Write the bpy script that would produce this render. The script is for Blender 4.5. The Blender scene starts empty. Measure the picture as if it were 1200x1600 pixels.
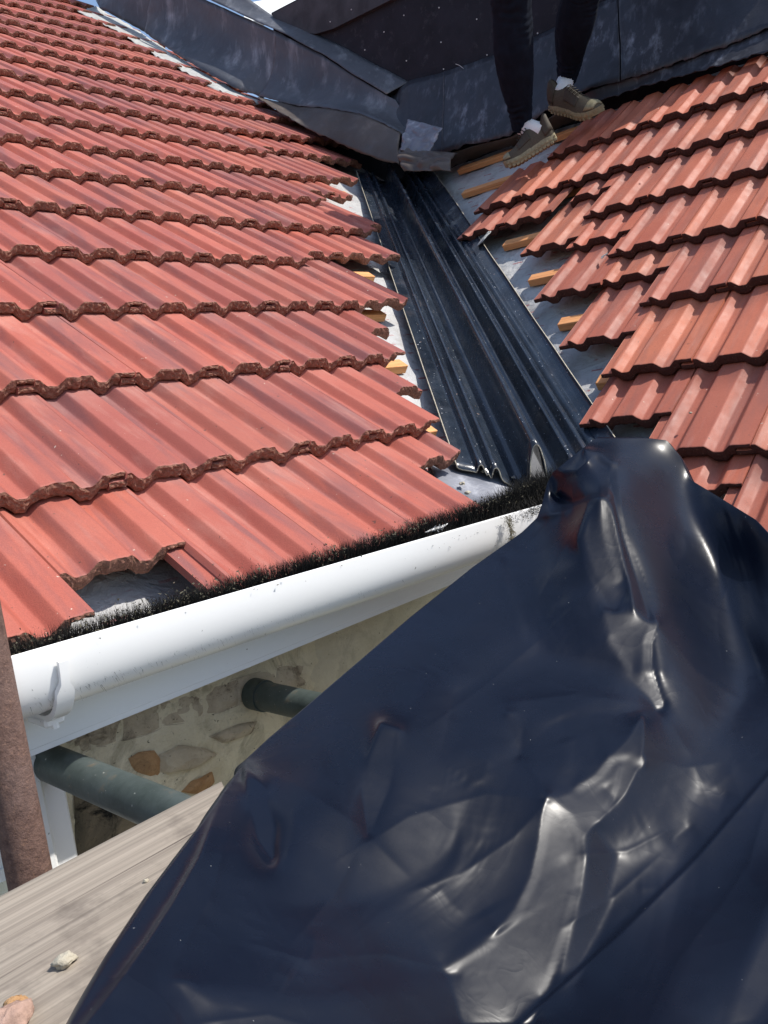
import bpy, math, random
import numpy as np
from mathutils import Vector, Matrix, noise
random.seed(7); rng = np.random.RandomState(7)
PI = math.pi; R = math.radians
SC = bpy.context.scene; COL = SC.collection
Z0 = 5.6                                   # eye height above the ground; the coordinates below are measured from the eye

# ---------------------------------------------------------------- camera
M = np.array([[0.66346803, -0.73721445, -0.12776944],
              [0.18597874, -0.00291481, 0.98254945],
              [-0.72472207, -0.67565254, 0.13517233]])      # world -> camera axes
F = 1322.27
cam = bpy.data.cameras.new('camera'); co = bpy.data.objects.new('camera', cam); COL.objects.link(co)
co.matrix_world = Matrix.Translation((0, 0, Z0)) @ Matrix(M.T.tolist()).to_4x4()
cam.sensor_fit = 'VERTICAL'; cam.sensor_height = 36; cam.lens = F / 1600 * 36
cam.clip_start = .02; cam.clip_end = 2000
SC.camera = co
# ---------------------------------------------------------------- light
SUN = np.array([.34, -.48, .81]); SUN /= np.linalg.norm(SUN)
sl = bpy.data.lights.new('sun', 'SUN'); sl.energy = 4.0; sl.angle = R(.55); sl.color = (1, .955, .88)
so = bpy.data.objects.new('sun', sl); COL.objects.link(so)
so.rotation_euler = Vector(SUN).to_track_quat('Z', 'Y').to_euler(); so.location = (0, 0, 20)
w = bpy.data.worlds.new('World'); SC.world = w; w.use_nodes = True
nt = w.node_tree; bg = nt.nodes['Background']; sky = nt.nodes.new('ShaderNodeTexSky')
sky.sky_type = 'NISHITA'; sky.sun_disc = False
sky.sun_elevation = math.asin(SUN[2]); sky.sun_rotation = math.atan2(SUN[0], SUN[1])
tc = nt.nodes.new('ShaderNodeTexCoord'); cn = nt.nodes.new('ShaderNodeTexNoise')
cn.inputs['Scale'].default_value = 2.2; cn.inputs['Detail'].default_value = 6
cr = nt.nodes.new('ShaderNodeValToRGB'); cr.color_ramp.elements[0].position = .58; cr.color_ramp.elements[1].position = .82
mx = nt.nodes.new('ShaderNodeMixRGB'); mx.inputs[2].default_value = (9.5, 9.8, 10.2, 1)
nt.links.new(tc.outputs['Generated'], cn.inputs['Vector']); nt.links.new(cn.outputs['Fac'], cr.inputs[0])
nt.links.new(cr.outputs[0], mx.inputs[0]); nt.links.new(sky.outputs[0], mx.inputs[1]); nt.links.new(mx.outputs[0], bg.inputs[0])
bg.inputs[1].default_value = .15
SC.view_settings.view_transform = 'Standard'; SC.view_settings.look = 'None'
SC.view_settings.exposure = .42; SC.view_settings.gamma = 1

# ---------------------------------------------------------------- geometry of the place (eye at the origin)
AL = R(35.0); CA, SA, TA = math.cos(AL), math.sin(AL), math.tan(AL)
G = .30625; CW = .204
OL = np.array([.70497, .96654, -.24530]); OR = np.array([1.43564, .98427, -.35945])
UL = np.array([1., 0, 0]); VL = np.array([0, CA, SA]); NL = np.array([0, -SA, CA])
UR = np.array([0, -1., 0]); VR = np.array([CA, 0, SA]); NR = np.array([-SA, 0, CA])
CL, CR = NL @ OL, NR @ OR
VX = .63208                                # the valley line: x - y
def ray(px, py):
    return M.T @ np.array([(px - 600) / F, (800 - py) / F, -1.])
def at(px, py, d):
    r = ray(px, py); return r / np.linalg.norm(r) * d
def hit(px, py, n, c):
    r = ray(px, py); return r * (c / (np.array(n) @ r))
def onL(px, py, h=0): return hit(px, py, NL, CL + h)
def onR(px, py, h=0): return hit(px, py, NR, CR + h)
def PL(x, y, h=0):                         # point on the left slope over plan position x, y
    z = OL[2] + TA * (y - OL[1]); return np.array([x, y, z]) + NL * h
def PR(x, y, h=0):
    z = OR[2] + TA * (x - OR[0]); return np.array([x, y, z]) + NR * h
def nz(p, s=1., o=0.):
    return noise.noise(Vector((p[0] * s + o, p[1] * s + o * 1.7, p[2] * s - o)))

# ---------------------------------------------------------------- object helpers
def tag(o, label=None, cat=None, group=None, kind=None):
    if label: o['label'] = label
    if cat: o['category'] = cat
    if group: o['group'] = group
    if kind: o['kind'] = kind
    return o
def empty(name, loc):
    o = bpy.data.objects.new(name, None); COL.objects.link(o); o.location = (loc[0], loc[1], loc[2] + Z0)
    o.empty_display_size = .05; return o
def mk(name, vs, fs, mats, parent=None, mi=None, smooth=False, base=None):
    vs = np.array(vs, float); vs[:, 2] += Z0
    if parent is not None: org = np.array(parent_world(parent))
    else:
        lo, hi = vs.min(0), vs.max(0); org = np.array([(lo[0] + hi[0]) / 2, (lo[1] + hi[1]) / 2, lo[2]])
    me = bpy.data.meshes.new(name); me.from_pydata((vs - org).tolist(), [], [list(map(int, f)) for f in fs])
    for m in (mats if isinstance(mats, (list, tuple)) else [mats]): me.materials.append(m)
    if mi is not None: me.polygons.foreach_set('material_index', np.array(mi, dtype=np.int32))
    if smooth: me.polygons.foreach_set('use_smooth', np.ones(len(me.polygons), dtype=bool))
    me.update()
    o = bpy.data.objects.new(name, me); COL.objects.link(o)
    if parent is not None: o.parent = parent
    else: o.location = org
    return o
def parent_world(p):
    v = Vector((0, 0, 0)); q = p
    while q is not None: v += q.location; q = q.parent
    return v
class MB:
    def __init__(s): s.v = []; s.f = []; s.m = []
    def add(s, v, f, m=0):
        b = len(s.v); s.v += [tuple(x) for x in v]; s.f += [tuple(i + b for i in q) for q in f]; s.m += [m] * len(f)
    def box(s, c, hx, hy, hz, m=0, bev=0):  # hx, hy, hz: half-extent vectors
        c, hx, hy, hz = map(np.array, (c, hx, hy, hz))
        if not bev:
            v = [c + a * hx + b * hy + d * hz for a in (-1, 1) for b in (-1, 1) for d in (-1, 1)]
            s.add(v, [(0, 1, 3, 2), (4, 6, 7, 5), (0, 4, 5, 1), (2, 3, 7, 6), (0, 2, 6, 4), (1, 5, 7, 3)], m); return
        lx, ly, lz = [np.linalg.norm(q) for q in (hx, hy, hz)]
        ux, uy, uz = hx / lx, hy / ly, hz / lz; v = []; idx = {}
        for a in (-1, 1):
            for b in (-1, 1):
                for d in (-1, 1):
                    for k in range(3):
                        e = [lx, ly, lz]; 
                        for q in range(3):
                            if q != k: e[q] -= bev
                        idx[(a, b, d, k)] = len(v); v.append(c + ux * a * e[0] + uy * b * e[1] + uz * d * e[2])
        f = []
        for a in (-1, 1):
            for k in range(3):
                def key(p, q):
                    t = [0, 0, 0]; t[k] = a; t[(k + 1) % 3] = p; t[(k + 2) % 3] = q; return idx[(t[0], t[1], t[2], k)]
                q = [key(-1, -1), key(1, -1), key(1, 1), key(-1, 1)]
                f.append(q if a > 0 else q[::-1])
        for k in range(3):
            i, j = (k + 1) % 3, (k + 2) % 3
            for p in (-1, 1):
                for q in (-1, 1):
                    t1 = [0, 0, 0]; t1[k] = -1; t1[i] = p; t1[j] = q; t2 = list(t1); t2[k] = 1
                    r = [idx[(*t1, i)], idx[(*t2, i)], idx[(*t2, j)], idx[(*t1, j)]]
                    f.append(r if p * q < 0 else r[::-1])
        for a in (-1, 1):
            for b in (-1, 1):
                for d in (-1, 1):
                    t = [idx[(a, b, d, k)] for k in range(3)]; f.append(t if a * b * d > 0 else t[::-1])
        s.add(v, f, m)
    def tube(s, pts, rad, n=14, m=0, cap=True):
        pts = [np.array(p, float) for p in pts]; rad = rad if hasattr(rad, '__len__') else [rad] * len(pts)
        V = []; t0 = None
        for i, p in enumerate(pts):
            t = pts[min(i + 1, len(pts) - 1)] - pts[max(i - 1, 0)]; t = t / (np.linalg.norm(t) + 1e-12)
            if t0 is None:
                a = np.array([0, 0, 1.]) if abs(t[2]) < .9 else np.array([1., 0, 0]); u = np.cross(t, a); u /= np.linalg.norm(u)
            else:
                u = u - t * (u @ t); u /= np.linalg.norm(u)
            t0 = t; w_ = np.cross(t, u)
            for k in range(n):
                an = 2 * PI * k / n; V.append(p + (u * math.cos(an) + w_ * math.sin(an)) * rad[i])
        Fc = [(i * n + k, i * n + (k + 1) % n, (i + 1) * n + (k + 1) % n, (i + 1) * n + k) for i in range(len(pts) - 1) for k in range(n)]
        if cap: Fc += [tuple(range(n))[::-1], tuple((len(pts) - 1) * n + k for k in range(n))]
        s.add(V, Fc, m)
    def build(s, name, mats, parent=None, smooth=False): return mk(name, s.v, s.f, mats, parent, s.m, smooth)
def grid_faces(nr, nc, flip=False):
    a = np.arange(nr * nc).reshape(nr, nc)
    q = np.stack([a[:-1, :-1], a[:-1, 1:], a[1:, 1:], a[1:, :-1]], -1).reshape(-1, 4)
    return q[:, ::-1] if flip else q
def smooth_angle(o, ang=40):
    me = o.data; me.polygons.foreach_set('use_smooth', np.ones(len(me.polygons), dtype=bool))
    try: me.set_sharp_from_angle(angle=R(ang))
    except Exception: pass

# ---------------------------------------------------------------- materials
class NM:
    def __init__(s, name, rough=.6, spec=.5, metal=0):
        s.m = bpy.data.materials.new(name); s.m.use_nodes = True; s.t = s.m.node_tree; s.b = s.t.nodes['Principled BSDF']
        s.b.inputs['Roughness'].default_value = rough; s.b.inputs['Specular IOR Level'].default_value = spec
        s.b.inputs['Metallic'].default_value = metal; s.tc = s.t.nodes.new('ShaderNodeTexCoord')
        s.geo = None
    def n(s, t, **k):
        q = s.t.nodes.new(t)
        for a, b in k.items():
            if a in q.inputs: q.inputs[a].default_value = b
            else: setattr(q, a, b)
        return q
    def l(s, a, b): s.t.links.new(a, b)
    def coord(s, scale=(1, 1, 1), kind='Object', rot=(0, 0, 0)):
        q = s.n('ShaderNodeMapping'); q.inputs['Scale'].default_value = scale; q.inputs['Rotation'].default_value = rot
        s.l(s.tc.outputs[kind], q.inputs[0]); return q.outputs[0]
    def noise(s, sc, det=5, rough=.55, vec=None, dist=0):
        q = s.n('ShaderNodeTexNoise'); q.inputs['Scale'].default_value = sc; q.inputs['Detail'].default_value = det
        q.inputs['Roughness'].default_value = rough; q.inputs['Distortion'].default_value = dist
        s.l(vec if vec is not None else s.tc.outputs['Object'], q.inputs['Vector']); return q.outputs['Fac']
    def ramp(s, fac, *st):
        q = s.n('ShaderNodeValToRGB'); e = q.color_ramp.elements
        while len(e) < len(st): e.new(.5)
        for i, (p, c) in enumerate(st):
            e[i].position = p; e[i].color = (c, c, c, 1) if not hasattr(c, '__len__') else (*c, 1)
        s.l(fac, q.inputs[0]); return q.outputs[0]
    def mix(s, fac, a, b, mode='MIX'):
        q = s.n('ShaderNodeMixRGB', blend_type=mode)
        for i, v in ((0, fac), (1, a), (2, b)):
            if hasattr(v, 'is_linked') or hasattr(v, 'links'): s.l(v, q.inputs[i])
            elif hasattr(v, '__len__'): q.inputs[i].default_value = (*v, 1)
            else: q.inputs[i].default_value = v
        return q.outputs[0]
    def math(s, op, a, b=0.):
        q = s.n('ShaderNodeMath', operation=op)
        for i, v in ((0, a), (1, b)):
            if hasattr(v, 'links'): s.l(v, q.inputs[i])
            else: q.inputs[i].default_value = v
        return q.outputs[0]
    def rnd(s):
        q = s.n('ShaderNodeObjectInfo'); return q.outputs['Random']
    def bump(s, h, st=.3, dist=.002):
        q = s.n('ShaderNodeBump'); q.inputs['Strength'].default_value = st; q.inputs['Distance'].default_value = dist
        s.l(h, q.inputs['Height']); s.l(q.outputs[0], s.b.inputs['Normal']); return q
    def col(s, c):
        if hasattr(c, 'links'): s.l(c, s.b.inputs['Base Color'])
        else: s.b.inputs['Base Color'].default_value = (*c, 1)
    def rough(s, c): s.l(c, s.b.inputs['Roughness'])

def tile_mat(name, c1, c2, stain, amt):
    m = NM(name, .62, .35); rn = m.rnd()
    offs = m.n('ShaderNodeVectorMath', operation='ADD'); m.l(m.tc.outputs['Object'], offs.inputs[0])
    cx = m.n('ShaderNodeCombineXYZ'); m.l(m.math('MULTIPLY', rn, 37.), cx.inputs[0]); m.l(m.math('MULTIPLY', rn, 11.), cx.inputs[1]); m.l(cx.outputs[0], offs.inputs[1])
    v = offs.outputs[0]
    def st(sc):
        q = m.n('ShaderNodeMapping'); q.inputs['Scale'].default_value = sc; m.l(v, q.inputs[0]); return q.outputs[0]
    base = m.mix(m.ramp(m.noise(7, 4, .6, st((1, .5, 1))), (.35, 0.), (.65, 1.)), c1, c2)
    base = m.mix(m.ramp(rn, (0, 0.), (1, .85)), base, (c1[0] * .74, c1[1] * .86, c1[2] * 1.0)); rn2 = m.math('FRACT', m.math('MULTIPLY', rn, 7.31)); base = m.mix(m.ramp(rn2, (.5, 0.), (1, .6)), base, (c1[0] * 1.10, c1[1] * 1.42, c1[2] * 1.35))
    streak = m.ramp(m.noise(1, 5, .62, st((17, 2.2, 10)), .4), (.47, 0.), (.64, 1.))
    base = m.mix(m.math('MULTIPLY', streak, amt), base, stain)
    fade = m.ramp(m.noise(1, 4, .6, st((30, 5, 14))), (.55, 0.), (.72, 1.))
    base = m.mix(m.math('MULTIPLY', fade, .20), base, (.56, .33, .27))
    grit = m.noise(520, 3, .7, v); base = m.mix(.5, base, m.ramp(grit, (.25, .55), (.75, 1.25)), 'MULTIPLY')
    spk = m.ramp(m.noise(95, 2, .5, v), (.735, 0.), (.75, 1.)); base = m.mix(m.math('MULTIPLY', spk, .7), base, (.07, .05, .04))
    spk2 = m.ramp(m.noise(70, 2, .5, st((1.3, 1.1, 1))), (.755, 0.), (.77, 1.)); base = m.mix(m.math('MULTIPLY', spk2, .6), base, (.62, .55, .45))
    m.col(base); m.rough(m.ramp(m.noise(20, 3, .6, v), (.3, .5), (.7, .72)))
    m.bump(m.math('ADD', grit, m.math('MULTIPLY', m.noise(60, 4, .6, v), 1.3)), .28, .0016)
    return m.m
MT_L = tile_mat('terracotta_paint', (.375, .090, .062), (.44, .124, .084), (.150, .068, .072), .60)
MT_R = tile_mat('terracotta_paint_darker', (.43, .112, .064), (.51, .150, .084), (.20, .095, .08), .45)
def edge_mat(name, a, b, moss):
    m = NM(name, .9, .2); g = m.noise(220, 6, .75)
    c = m.mix(m.ramp(g, (.3, 0.), (.7, 1.)), a, b)
    c = m.mix(m.math('MULTIPLY', m.ramp(m.noise(26, 4, .7, m.coord(kind='Generated')), (.50, 0.), (.7, 1.)), moss), c, (.060, .058, .030))
    rn = m.rnd()
    c = m.mix(m.math('MULTIPLY', m.ramp(m.noise(260, 2, .5), (.70, 0.), (.74, 1.)), .8), c, (.42, .30, .20))
    m.col(c); m.bump(m.math('ADD', g, m.noise(70, 4, .6)), .9, .004); return m.m
ME_L = edge_mat('worn_tile_edge', (.17, .075, .055), (.42, .205, .145), .6)
ME_R = edge_mat('shaded_tile_edge', (.045, .018, .015), (.090, .036, .028), .15)  # same concrete as the left edges, darkened to put their shade into the colour
def lead_mat(name, a, b, white, amt, vs):
    m = NM(name, .42, .5, .15); c = m.mix(m.ramp(m.noise(3, 6, .6), (.35, 0.), (.65, 1.)), a, b)
    q = m.ramp(m.noise(1, 6, .65, m.coord(vs)), (.50, 0.), (.74, 1.)); q2 = m.ramp(m.noise(5, 4, .6), (.42, 0.), (.66, 1.))
    c = m.mix(m.math('MULTIPLY', m.math('MULTIPLY', q, q2), amt), c, white)
    m.col(c); m.rough(m.ramp(m.noise(9, 5, .6), (.3, .34), (.7, .58)))
    m.bump(m.math('ADD', m.noise(14, 4, .5), m.math('MULTIPLY', m.noise(160, 3, .6), .15)), .35, .010); return m.m
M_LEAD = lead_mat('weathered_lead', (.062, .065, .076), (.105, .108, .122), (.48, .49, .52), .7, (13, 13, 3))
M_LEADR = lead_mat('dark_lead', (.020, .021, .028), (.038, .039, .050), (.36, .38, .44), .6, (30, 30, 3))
M_LEADU = lead_mat('brown_lead_underside', (.065, .050, .042), (.12, .095, .08), (.3, .27, .24), .4, (12, 12, 12))
M_LEADW = lead_mat('crumpled_bright_lead', (.12, .125, .15), (.24, .25, .29), (.7, .72, .78), .8, (20, 20, 20))
def simple(name, c, rough=.6, spec=.5, nsc=40, var=.25, bump=.15, bd=.002, c2=None):
    m = NM(name, rough, spec); n_ = m.noise(nsc, 5, .6)
    c2 = c2 or tuple(x * (1 - var) for x in c)
    m.col(m.mix(m.ramp(n_, (.3, 0.), (.7, 1.)), c2, c)); m.bump(n_, bump, bd); return m.m
def pvc():
    m = NM('white_plastic', .26, .5); c = m.mix(m.ramp(m.noise(9, 6, .7, m.coord((1, 3, 3))), (.56, 0.), (.85, .15)), (.82, .82, .81), (.50, .49, .45))
    c = m.mix(m.ramp(m.noise(90, 2, .5), (.74, 0.), (.76, .7)), c, (.12, .10, .08)); m.col(c)
    m.bump(m.noise(12, 3, .5), .08, .003); return m.m
M_PVC = pvc()
def trough_mat():
    m = NM('black_fibreglass', .19, .55); d = m.ramp(m.noise(1, 6, .7, m.coord((2.2, 30, 30), 'UV')), (.46, 0.), (.75, 1.))
    c = m.mix(m.ramp(m.noise(7, 5, .65), (.35, 0.), (.7, 1.)), (.008, .012, .019), (.022, .031, .046))
    c = m.mix(m.math('MULTIPLY', d, .12), c, (.20, .22, .25))
    dust = m.ramp(m.noise(8, 6, .75), (.56, 0.), (.78, 1.)); c = m.mix(m.math('MULTIPLY', dust, .22), c, (.27, .20, .17))
    sp = m.ramp(m.noise(150, 1.5, .5), (.735, 0.), (.755, 1.)); c = m.mix(sp, c, (.62, .63, .66))
    sp2 = m.ramp(m.noise(62, 2, .5), (.76, 0.), (.78, 1.)); c = m.mix(sp2, c, (.40, .28, .24))
    m.col(c); m.rough(m.ramp(m.noise(12, 5, .7), (.35, .16), (.7, .36)))
    m.bump(m.noise(30, 4, .6), .10, .002); return m.m
M_TROUGH = trough_mat()
def underlay_mat():
    m = NM('grey_roof_underlay', .55, .4)
    c = m.mix(m.ramp(m.noise(5, 6, .6), (.3, 0.), (.7, 1.)), (.38, .38, .385), (.50, .495, .485))
    c = m.mix(m.math('MULTIPLY', m.ramp(m.noise(14, 5, .7), (.52, 0.), (.70, 1.)), .6), c, (.22, .18, .16))
    bt = m.n('ShaderNodeTexBrick'); bt.offset = .5; bt.inputs['Scale'].default_value = 1; bt.inputs['Brick Width'].default_value = .085; bt.inputs['Row Height'].default_value = .052
    bt.inputs['Mortar Size'].default_value = .024; bt.inputs['Mortar Smooth'].default_value = .12; bt.inputs['Bias'].default_value = 0
    bt.inputs['Color1'].default_value = (1, 1, 1, 1); bt.inputs['Color2'].default_value = (1, 1, 1, 1); bt.inputs['Mortar'].default_value = (0, 0, 0, 1)
    m.l(m.coord(kind='UV'), bt.inputs['Vector'])
    brk = m.ramp(m.noise(12, 3, .5, m.coord(kind='UV')), (.47, 0.), (.55, 1.))
    c = m.mix(m.math('MULTIPLY', m.math('MULTIPLY', bt.outputs['Color'], brk), .85), c, (.33, .09, .09))
    m.col(c); m.bump(m.math('ADD', m.noise(13, 4, .55, dist=1.), m.math('MULTIPLY', m.noise(60, 4, .6), .2)), .9, .016); return m.m
M_UND = underlay_mat()
def wood(name, a, b, dark, scale, sat=.5):
    m = NM(name, .72, .25); g = m.noise(1, 7, .68, m.coord(scale), .6)
    c = m.mix(m.ramp(g, (.28, 0.), (.72, 1.)), a, b)
    fine = m.noise(1, 4, .6, m.coord(tuple(x * 4 if x > 10 else x * 2 for x in scale)))
    c = m.mix(.55, c, m.ramp(fine, (.34, .60), (.66, 1.2)), 'MULTIPLY')
    crk = m.ramp(m.noise(1, 3, .5, m.coord(tuple(x * .9 if x > 10 else x * .35 for x in scale)), .3), (.315, 1.), (.34, 0.)); c = m.mix(crk, c, dark)
    blot = m.ramp(m.noise(11, 5, .7), (.56, 0.), (.72, 1.)); c = m.mix(m.math('MULTIPLY', blot, sat), c, dark)
    m.col(c); m.bump(m.math('SUBTRACT', m.math('MULTIPLY', g, .4), m.math('MULTIPLY', crk, 1.2)), .35, .002); return m.m
M_PLANK = wood('weathered_grey_wood', (.205, .170, .138), (.375, .325, .265), (.085, .068, .058), (1.0, 75, 75), .55)
M_BATX = wood('orange_batten_wood_x', (.62, .27, .10), (.78, .40, .17), (.25, .11, .05), (3, 60, 60), .15)
M_BATY = wood('orange_batten_wood_y', (.62, .26, .10), (.78, .38, .16), (.25, .11, .05), (60, 3, 60), .15)
def rust():
    m = NM('rusty_steel', .88, .25); n1 = m.noise(110, 6, .75); c = m.mix(m.ramp(n1, (.3, 0.), (.7, 1.)), (.085, .048, .040), (.205, .125, .100))
    c = m.mix(m.math('MULTIPLY', m.ramp(m.noise(330, 3, .6), (.55, 0.), (.72, 1.)), .7), c, (.27, .155, .105))
    c = m.mix(m.math('MULTIPLY', m.ramp(m.noise(7, 4, .6), (.5, 0.), (.7, 1.)), .45), c, (.22, .16, .145))
    m.col(c); m.bump(n1, .9, .004); return m.m
M_RUST = rust()
def pole_mat():
    m = NM('green_grey_steel', .5, .45, .2); c = m.mix(m.ramp(m.noise(14, 6, .7), (.35, 0.), (.65, 1.)), (.040, .055, .050), (.085, .105, .100))
    c = m.mix(m.ramp(m.noise(130, 3, .6), (.68, 0.), (.74, .8)), c, (.40, .40, .36))
    c = m.mix(m.ramp(m.noise(30, 5, .7), (.60, 0.), (.72, .7)), c, (.17, .13, .085)); m.col(c); m.bump(m.noise(60, 4, .6), .3, .002); return m.m
M_TUBE = pole_mat()
def stone_mat(name, a, b, dk, amt):
    m = NM(name, .92, .2); n1 = m.noise(9, 7, .7, dist=.6); c = m.mix(m.ramp(n1, (.35, 0.), (.65, 1.)), a, b)
    c = m.mix(m.math('MULTIPLY', m.ramp(m.noise(13, 6, .75, dist=.8), (.50, 0.), (.62, 1.)), amt), c, dk)
    c = m.mix(m.ramp(m.noise(130, 3, .6), (.66, 0.), (.72, .8)), c, (.03, .028, .02))
    m.col(c); m.bump(m.math('ADD', n1, m.math('MULTIPLY', m.noise(60, 6, .7), .6)), .8, .012); return m.m
M_MORT = stone_mat('cream_mortar', (.60, .53, .37), (.76, .69, .51), (.22, .19, .12), .5)
M_STONE = stone_mat('brown_stone', (.42, .35, .25), (.60, .52, .38), (.16, .13, .09), .8)
M_RENDER = stone_mat('cream_render', (.55, .49, .35), (.66, .60, .45), (.32, .28, .2), .35)
M_ORANGE = stone_mat('orange_brick', (.38, .20, .09), (.52, .33, .17), (.18, .11, .06), .6)
M_MOULD = stone_mat('mouldy_stone', (.06, .055, .045), (.25, .20, .13), (.012, .012, .010), 1.)
def membrane(name, a, b, bmp):
    m = NM(name, .8, .3); c = m.mix(m.ramp(m.noise(7, 5, .6), (.35, 0.), (.65, 1.)), a, b)
    c = m.mix(m.math('MULTIPLY', m.ramp(m.noise(18, 6, .75), (.56, 0.), (.75, 1.)), .35), c, (.12, .125, .14)); m.col(c); m.bump(m.noise(300, 3, .6), bmp, .002); return m.m
M_WALL = membrane('black_wall_membrane', (.010, .011, .017), (.017, .018, .027), .4)
M_STRIP = membrane('dark_verge_membrane', (.035, .038, .045), (.065, .068, .078), .6)
def tarp_mat():
    m = NM('black_polythene', .27, .38); m.b.inputs['IOR'].default_value = 1.33
    c = m.mix(m.ramp(m.noise(4, 4, .6), (.3, 0.), (.7, 1.)), (.0035, .0055, .012), (.006, .009, .019))
    sp = m.ramp(m.noise(210, 1.5, .5), (.80, 0.), (.81, 1.)); c = m.mix(m.math('MULTIPLY', sp, .35), c, (.4, .4, .4))
    m.col(c); m.rough(m.ramp(m.noise(9, 6, .7), (.3, .23), (.72, .33)))
    rid = m.math('ABSOLUTE', m.math('SUBTRACT', m.noise(11, 2, .5, dist=.6), .5)); rid2 = m.math('ABSOLUTE', m.math('SUBTRACT', m.noise(34, 2, .5, dist=.8), .5))
    msk = m.ramp(m.noise(6, 3, .5), (.45, 0.), (.62, 1.))
    vo = m.n('ShaderNodeTexVoronoi', feature='DISTANCE_TO_EDGE'); vo.inputs['Scale'].default_value = 7.5; dv_ = m.n('ShaderNodeTexNoise'); dv_.inputs['Scale'].default_value = 5; va = m.n('ShaderNodeVectorMath', operation='SCALE'); va.inputs['Scale'].default_value = .22; m.l(m.tc.outputs['Object'], dv_.inputs['Vector']); m.l(dv_.outputs['Color'], va.inputs[0]); vb = m.n('ShaderNodeVectorMath', operation='ADD'); m.l(m.tc.outputs['Object'], vb.inputs[0]); m.l(va.outputs[0], vb.inputs[1]); m.l(vb.outputs[0], vo.inputs['Vector'])
    vr = m.math('MULTIPLY', m.math('MINIMUM', vo.outputs['Distance'], .22), m.math('MULTIPLY', m.ramp(m.noise(4.5, 2, .5), (.42, 0.), (.60, 1.)), -2.2))
    h = m.math('ADD', vr, m.math('MULTIPLY', rid, -.8)); h = m.math('ADD', h, m.math('MULTIPLY', m.math('MULTIPLY', rid2, msk), -.45))
    m.bump(h, .11, .010); return m.m
M_TARP = tarp_mat()
M_BRISTLE = simple('black_bristle', (.020, .019, .017), .8, .2, 60, .5, 0)
M_DIRT = simple('dry_moss', (.17, .155, .11), .95, .1, 200, .6, .8, .004)
M_TROU = simple('black_stretch_fabric', (.009, .013, .024), .85, .10, 30, .35, .25, .002)
M_SOCK = simple('white_sock', (.80, .80, .80), .85, .2, 300, .1, .5, .001)
M_SHOE = simple('olive_shoe_fabric', (.115, .095, .068), .85, .2, 260, .4, .5, .001)
M_SHOE2 = simple('dark_olive_overlay', (.070, .055, .040), .7, .3, 120, .3, .2, .001)
M_SOLE = simple('tan_rubber', (.33, .285, .17), .65, .35, 90, .4, .3, .001)
M_LACE = simple('dark_laces', (.05, .045, .04), .8, .2, 200, .3, .3, .001)
M_SKIN = simple('skin', (.48, .28, .20), .5, .4, 50, .12, .1)
M_HAIR = simple('dark_hair', (.02, .015, .012), .6, .4, 200, .3, .5)
M_JACK = simple('dark_jacket', (.02, .022, .03), .8, .2, 30, .3, .3)
M_SCRW = simple('pale_screw_head', (.6, .6, .58), .4, .5, 50, .1, 0)
M_GND = simple('grey_paving', (.16, .15, .14), .9, .2, 3, .4, .6, .02)
M_WHITE = simple('cream_strip', (.46, .46, .44), .7, .3, 40, .4, .4)
M_SKYPANEL = simple('sky_panel_white', (.75, .75, .73), .8, .2, 8, .08, .2)
M_RUBBLE = simple('pink_rubble', (.50, .33, .26), .95, .1, 90, .45, .8, .004)
M_PALE = simple('pale_mortar_lump', (.52, .47, .37), .95, .1, 90, .35, .8, .004)

# ---------------------------------------------------------------- ground
mk('ground', [(-400, -400, -Z0), (400, -400, -Z0), (400, 400, -Z0), (-400, 400, -Z0)], [(0, 1, 2, 3)], M_GND)['kind'] = 'structure'

# ================================================================ ROOF TILES
T = .030                                     # thickness at the lap
def profile(u):
    """top height of the tile across its width (0 = crown)."""
    pts = [(-.014, -.0165), (.0168, -.0165), (.0172, -.0015), (.0250, -.0012), (.0420, -.0190), (.0600, -.0195), (.0765, 0), (.1275, 0), (.1440, -.0190), (.1620, -.0195), (.1790, 0), (.2208, 0)]
    xs_ = np.array([p[0] for p in pts]); ys_ = np.array([p[1] for p in pts]) * .86
    acc = 0
    for d_, w_ in ((-.0024, .12), (-.0016, .16), (-.0008, .14), (0, .16), (.0008, .14), (.0016, .16), (.0024, .12)): acc = acc + w_ * np.interp(u + d_, xs_, ys_)
    return np.where(np.asarray(u) < .0215, np.interp(u, xs_, ys_), np.where(np.asarray(u) > .2165, ys_[-1], acc))
def bottom(u):
    b = profile(np.maximum(u, .0172)) - .0265
    b = np.where(u < .0172, -.0275, b)
    return np.where(u > .1880, np.maximum(b, -.0105), b)
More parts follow.
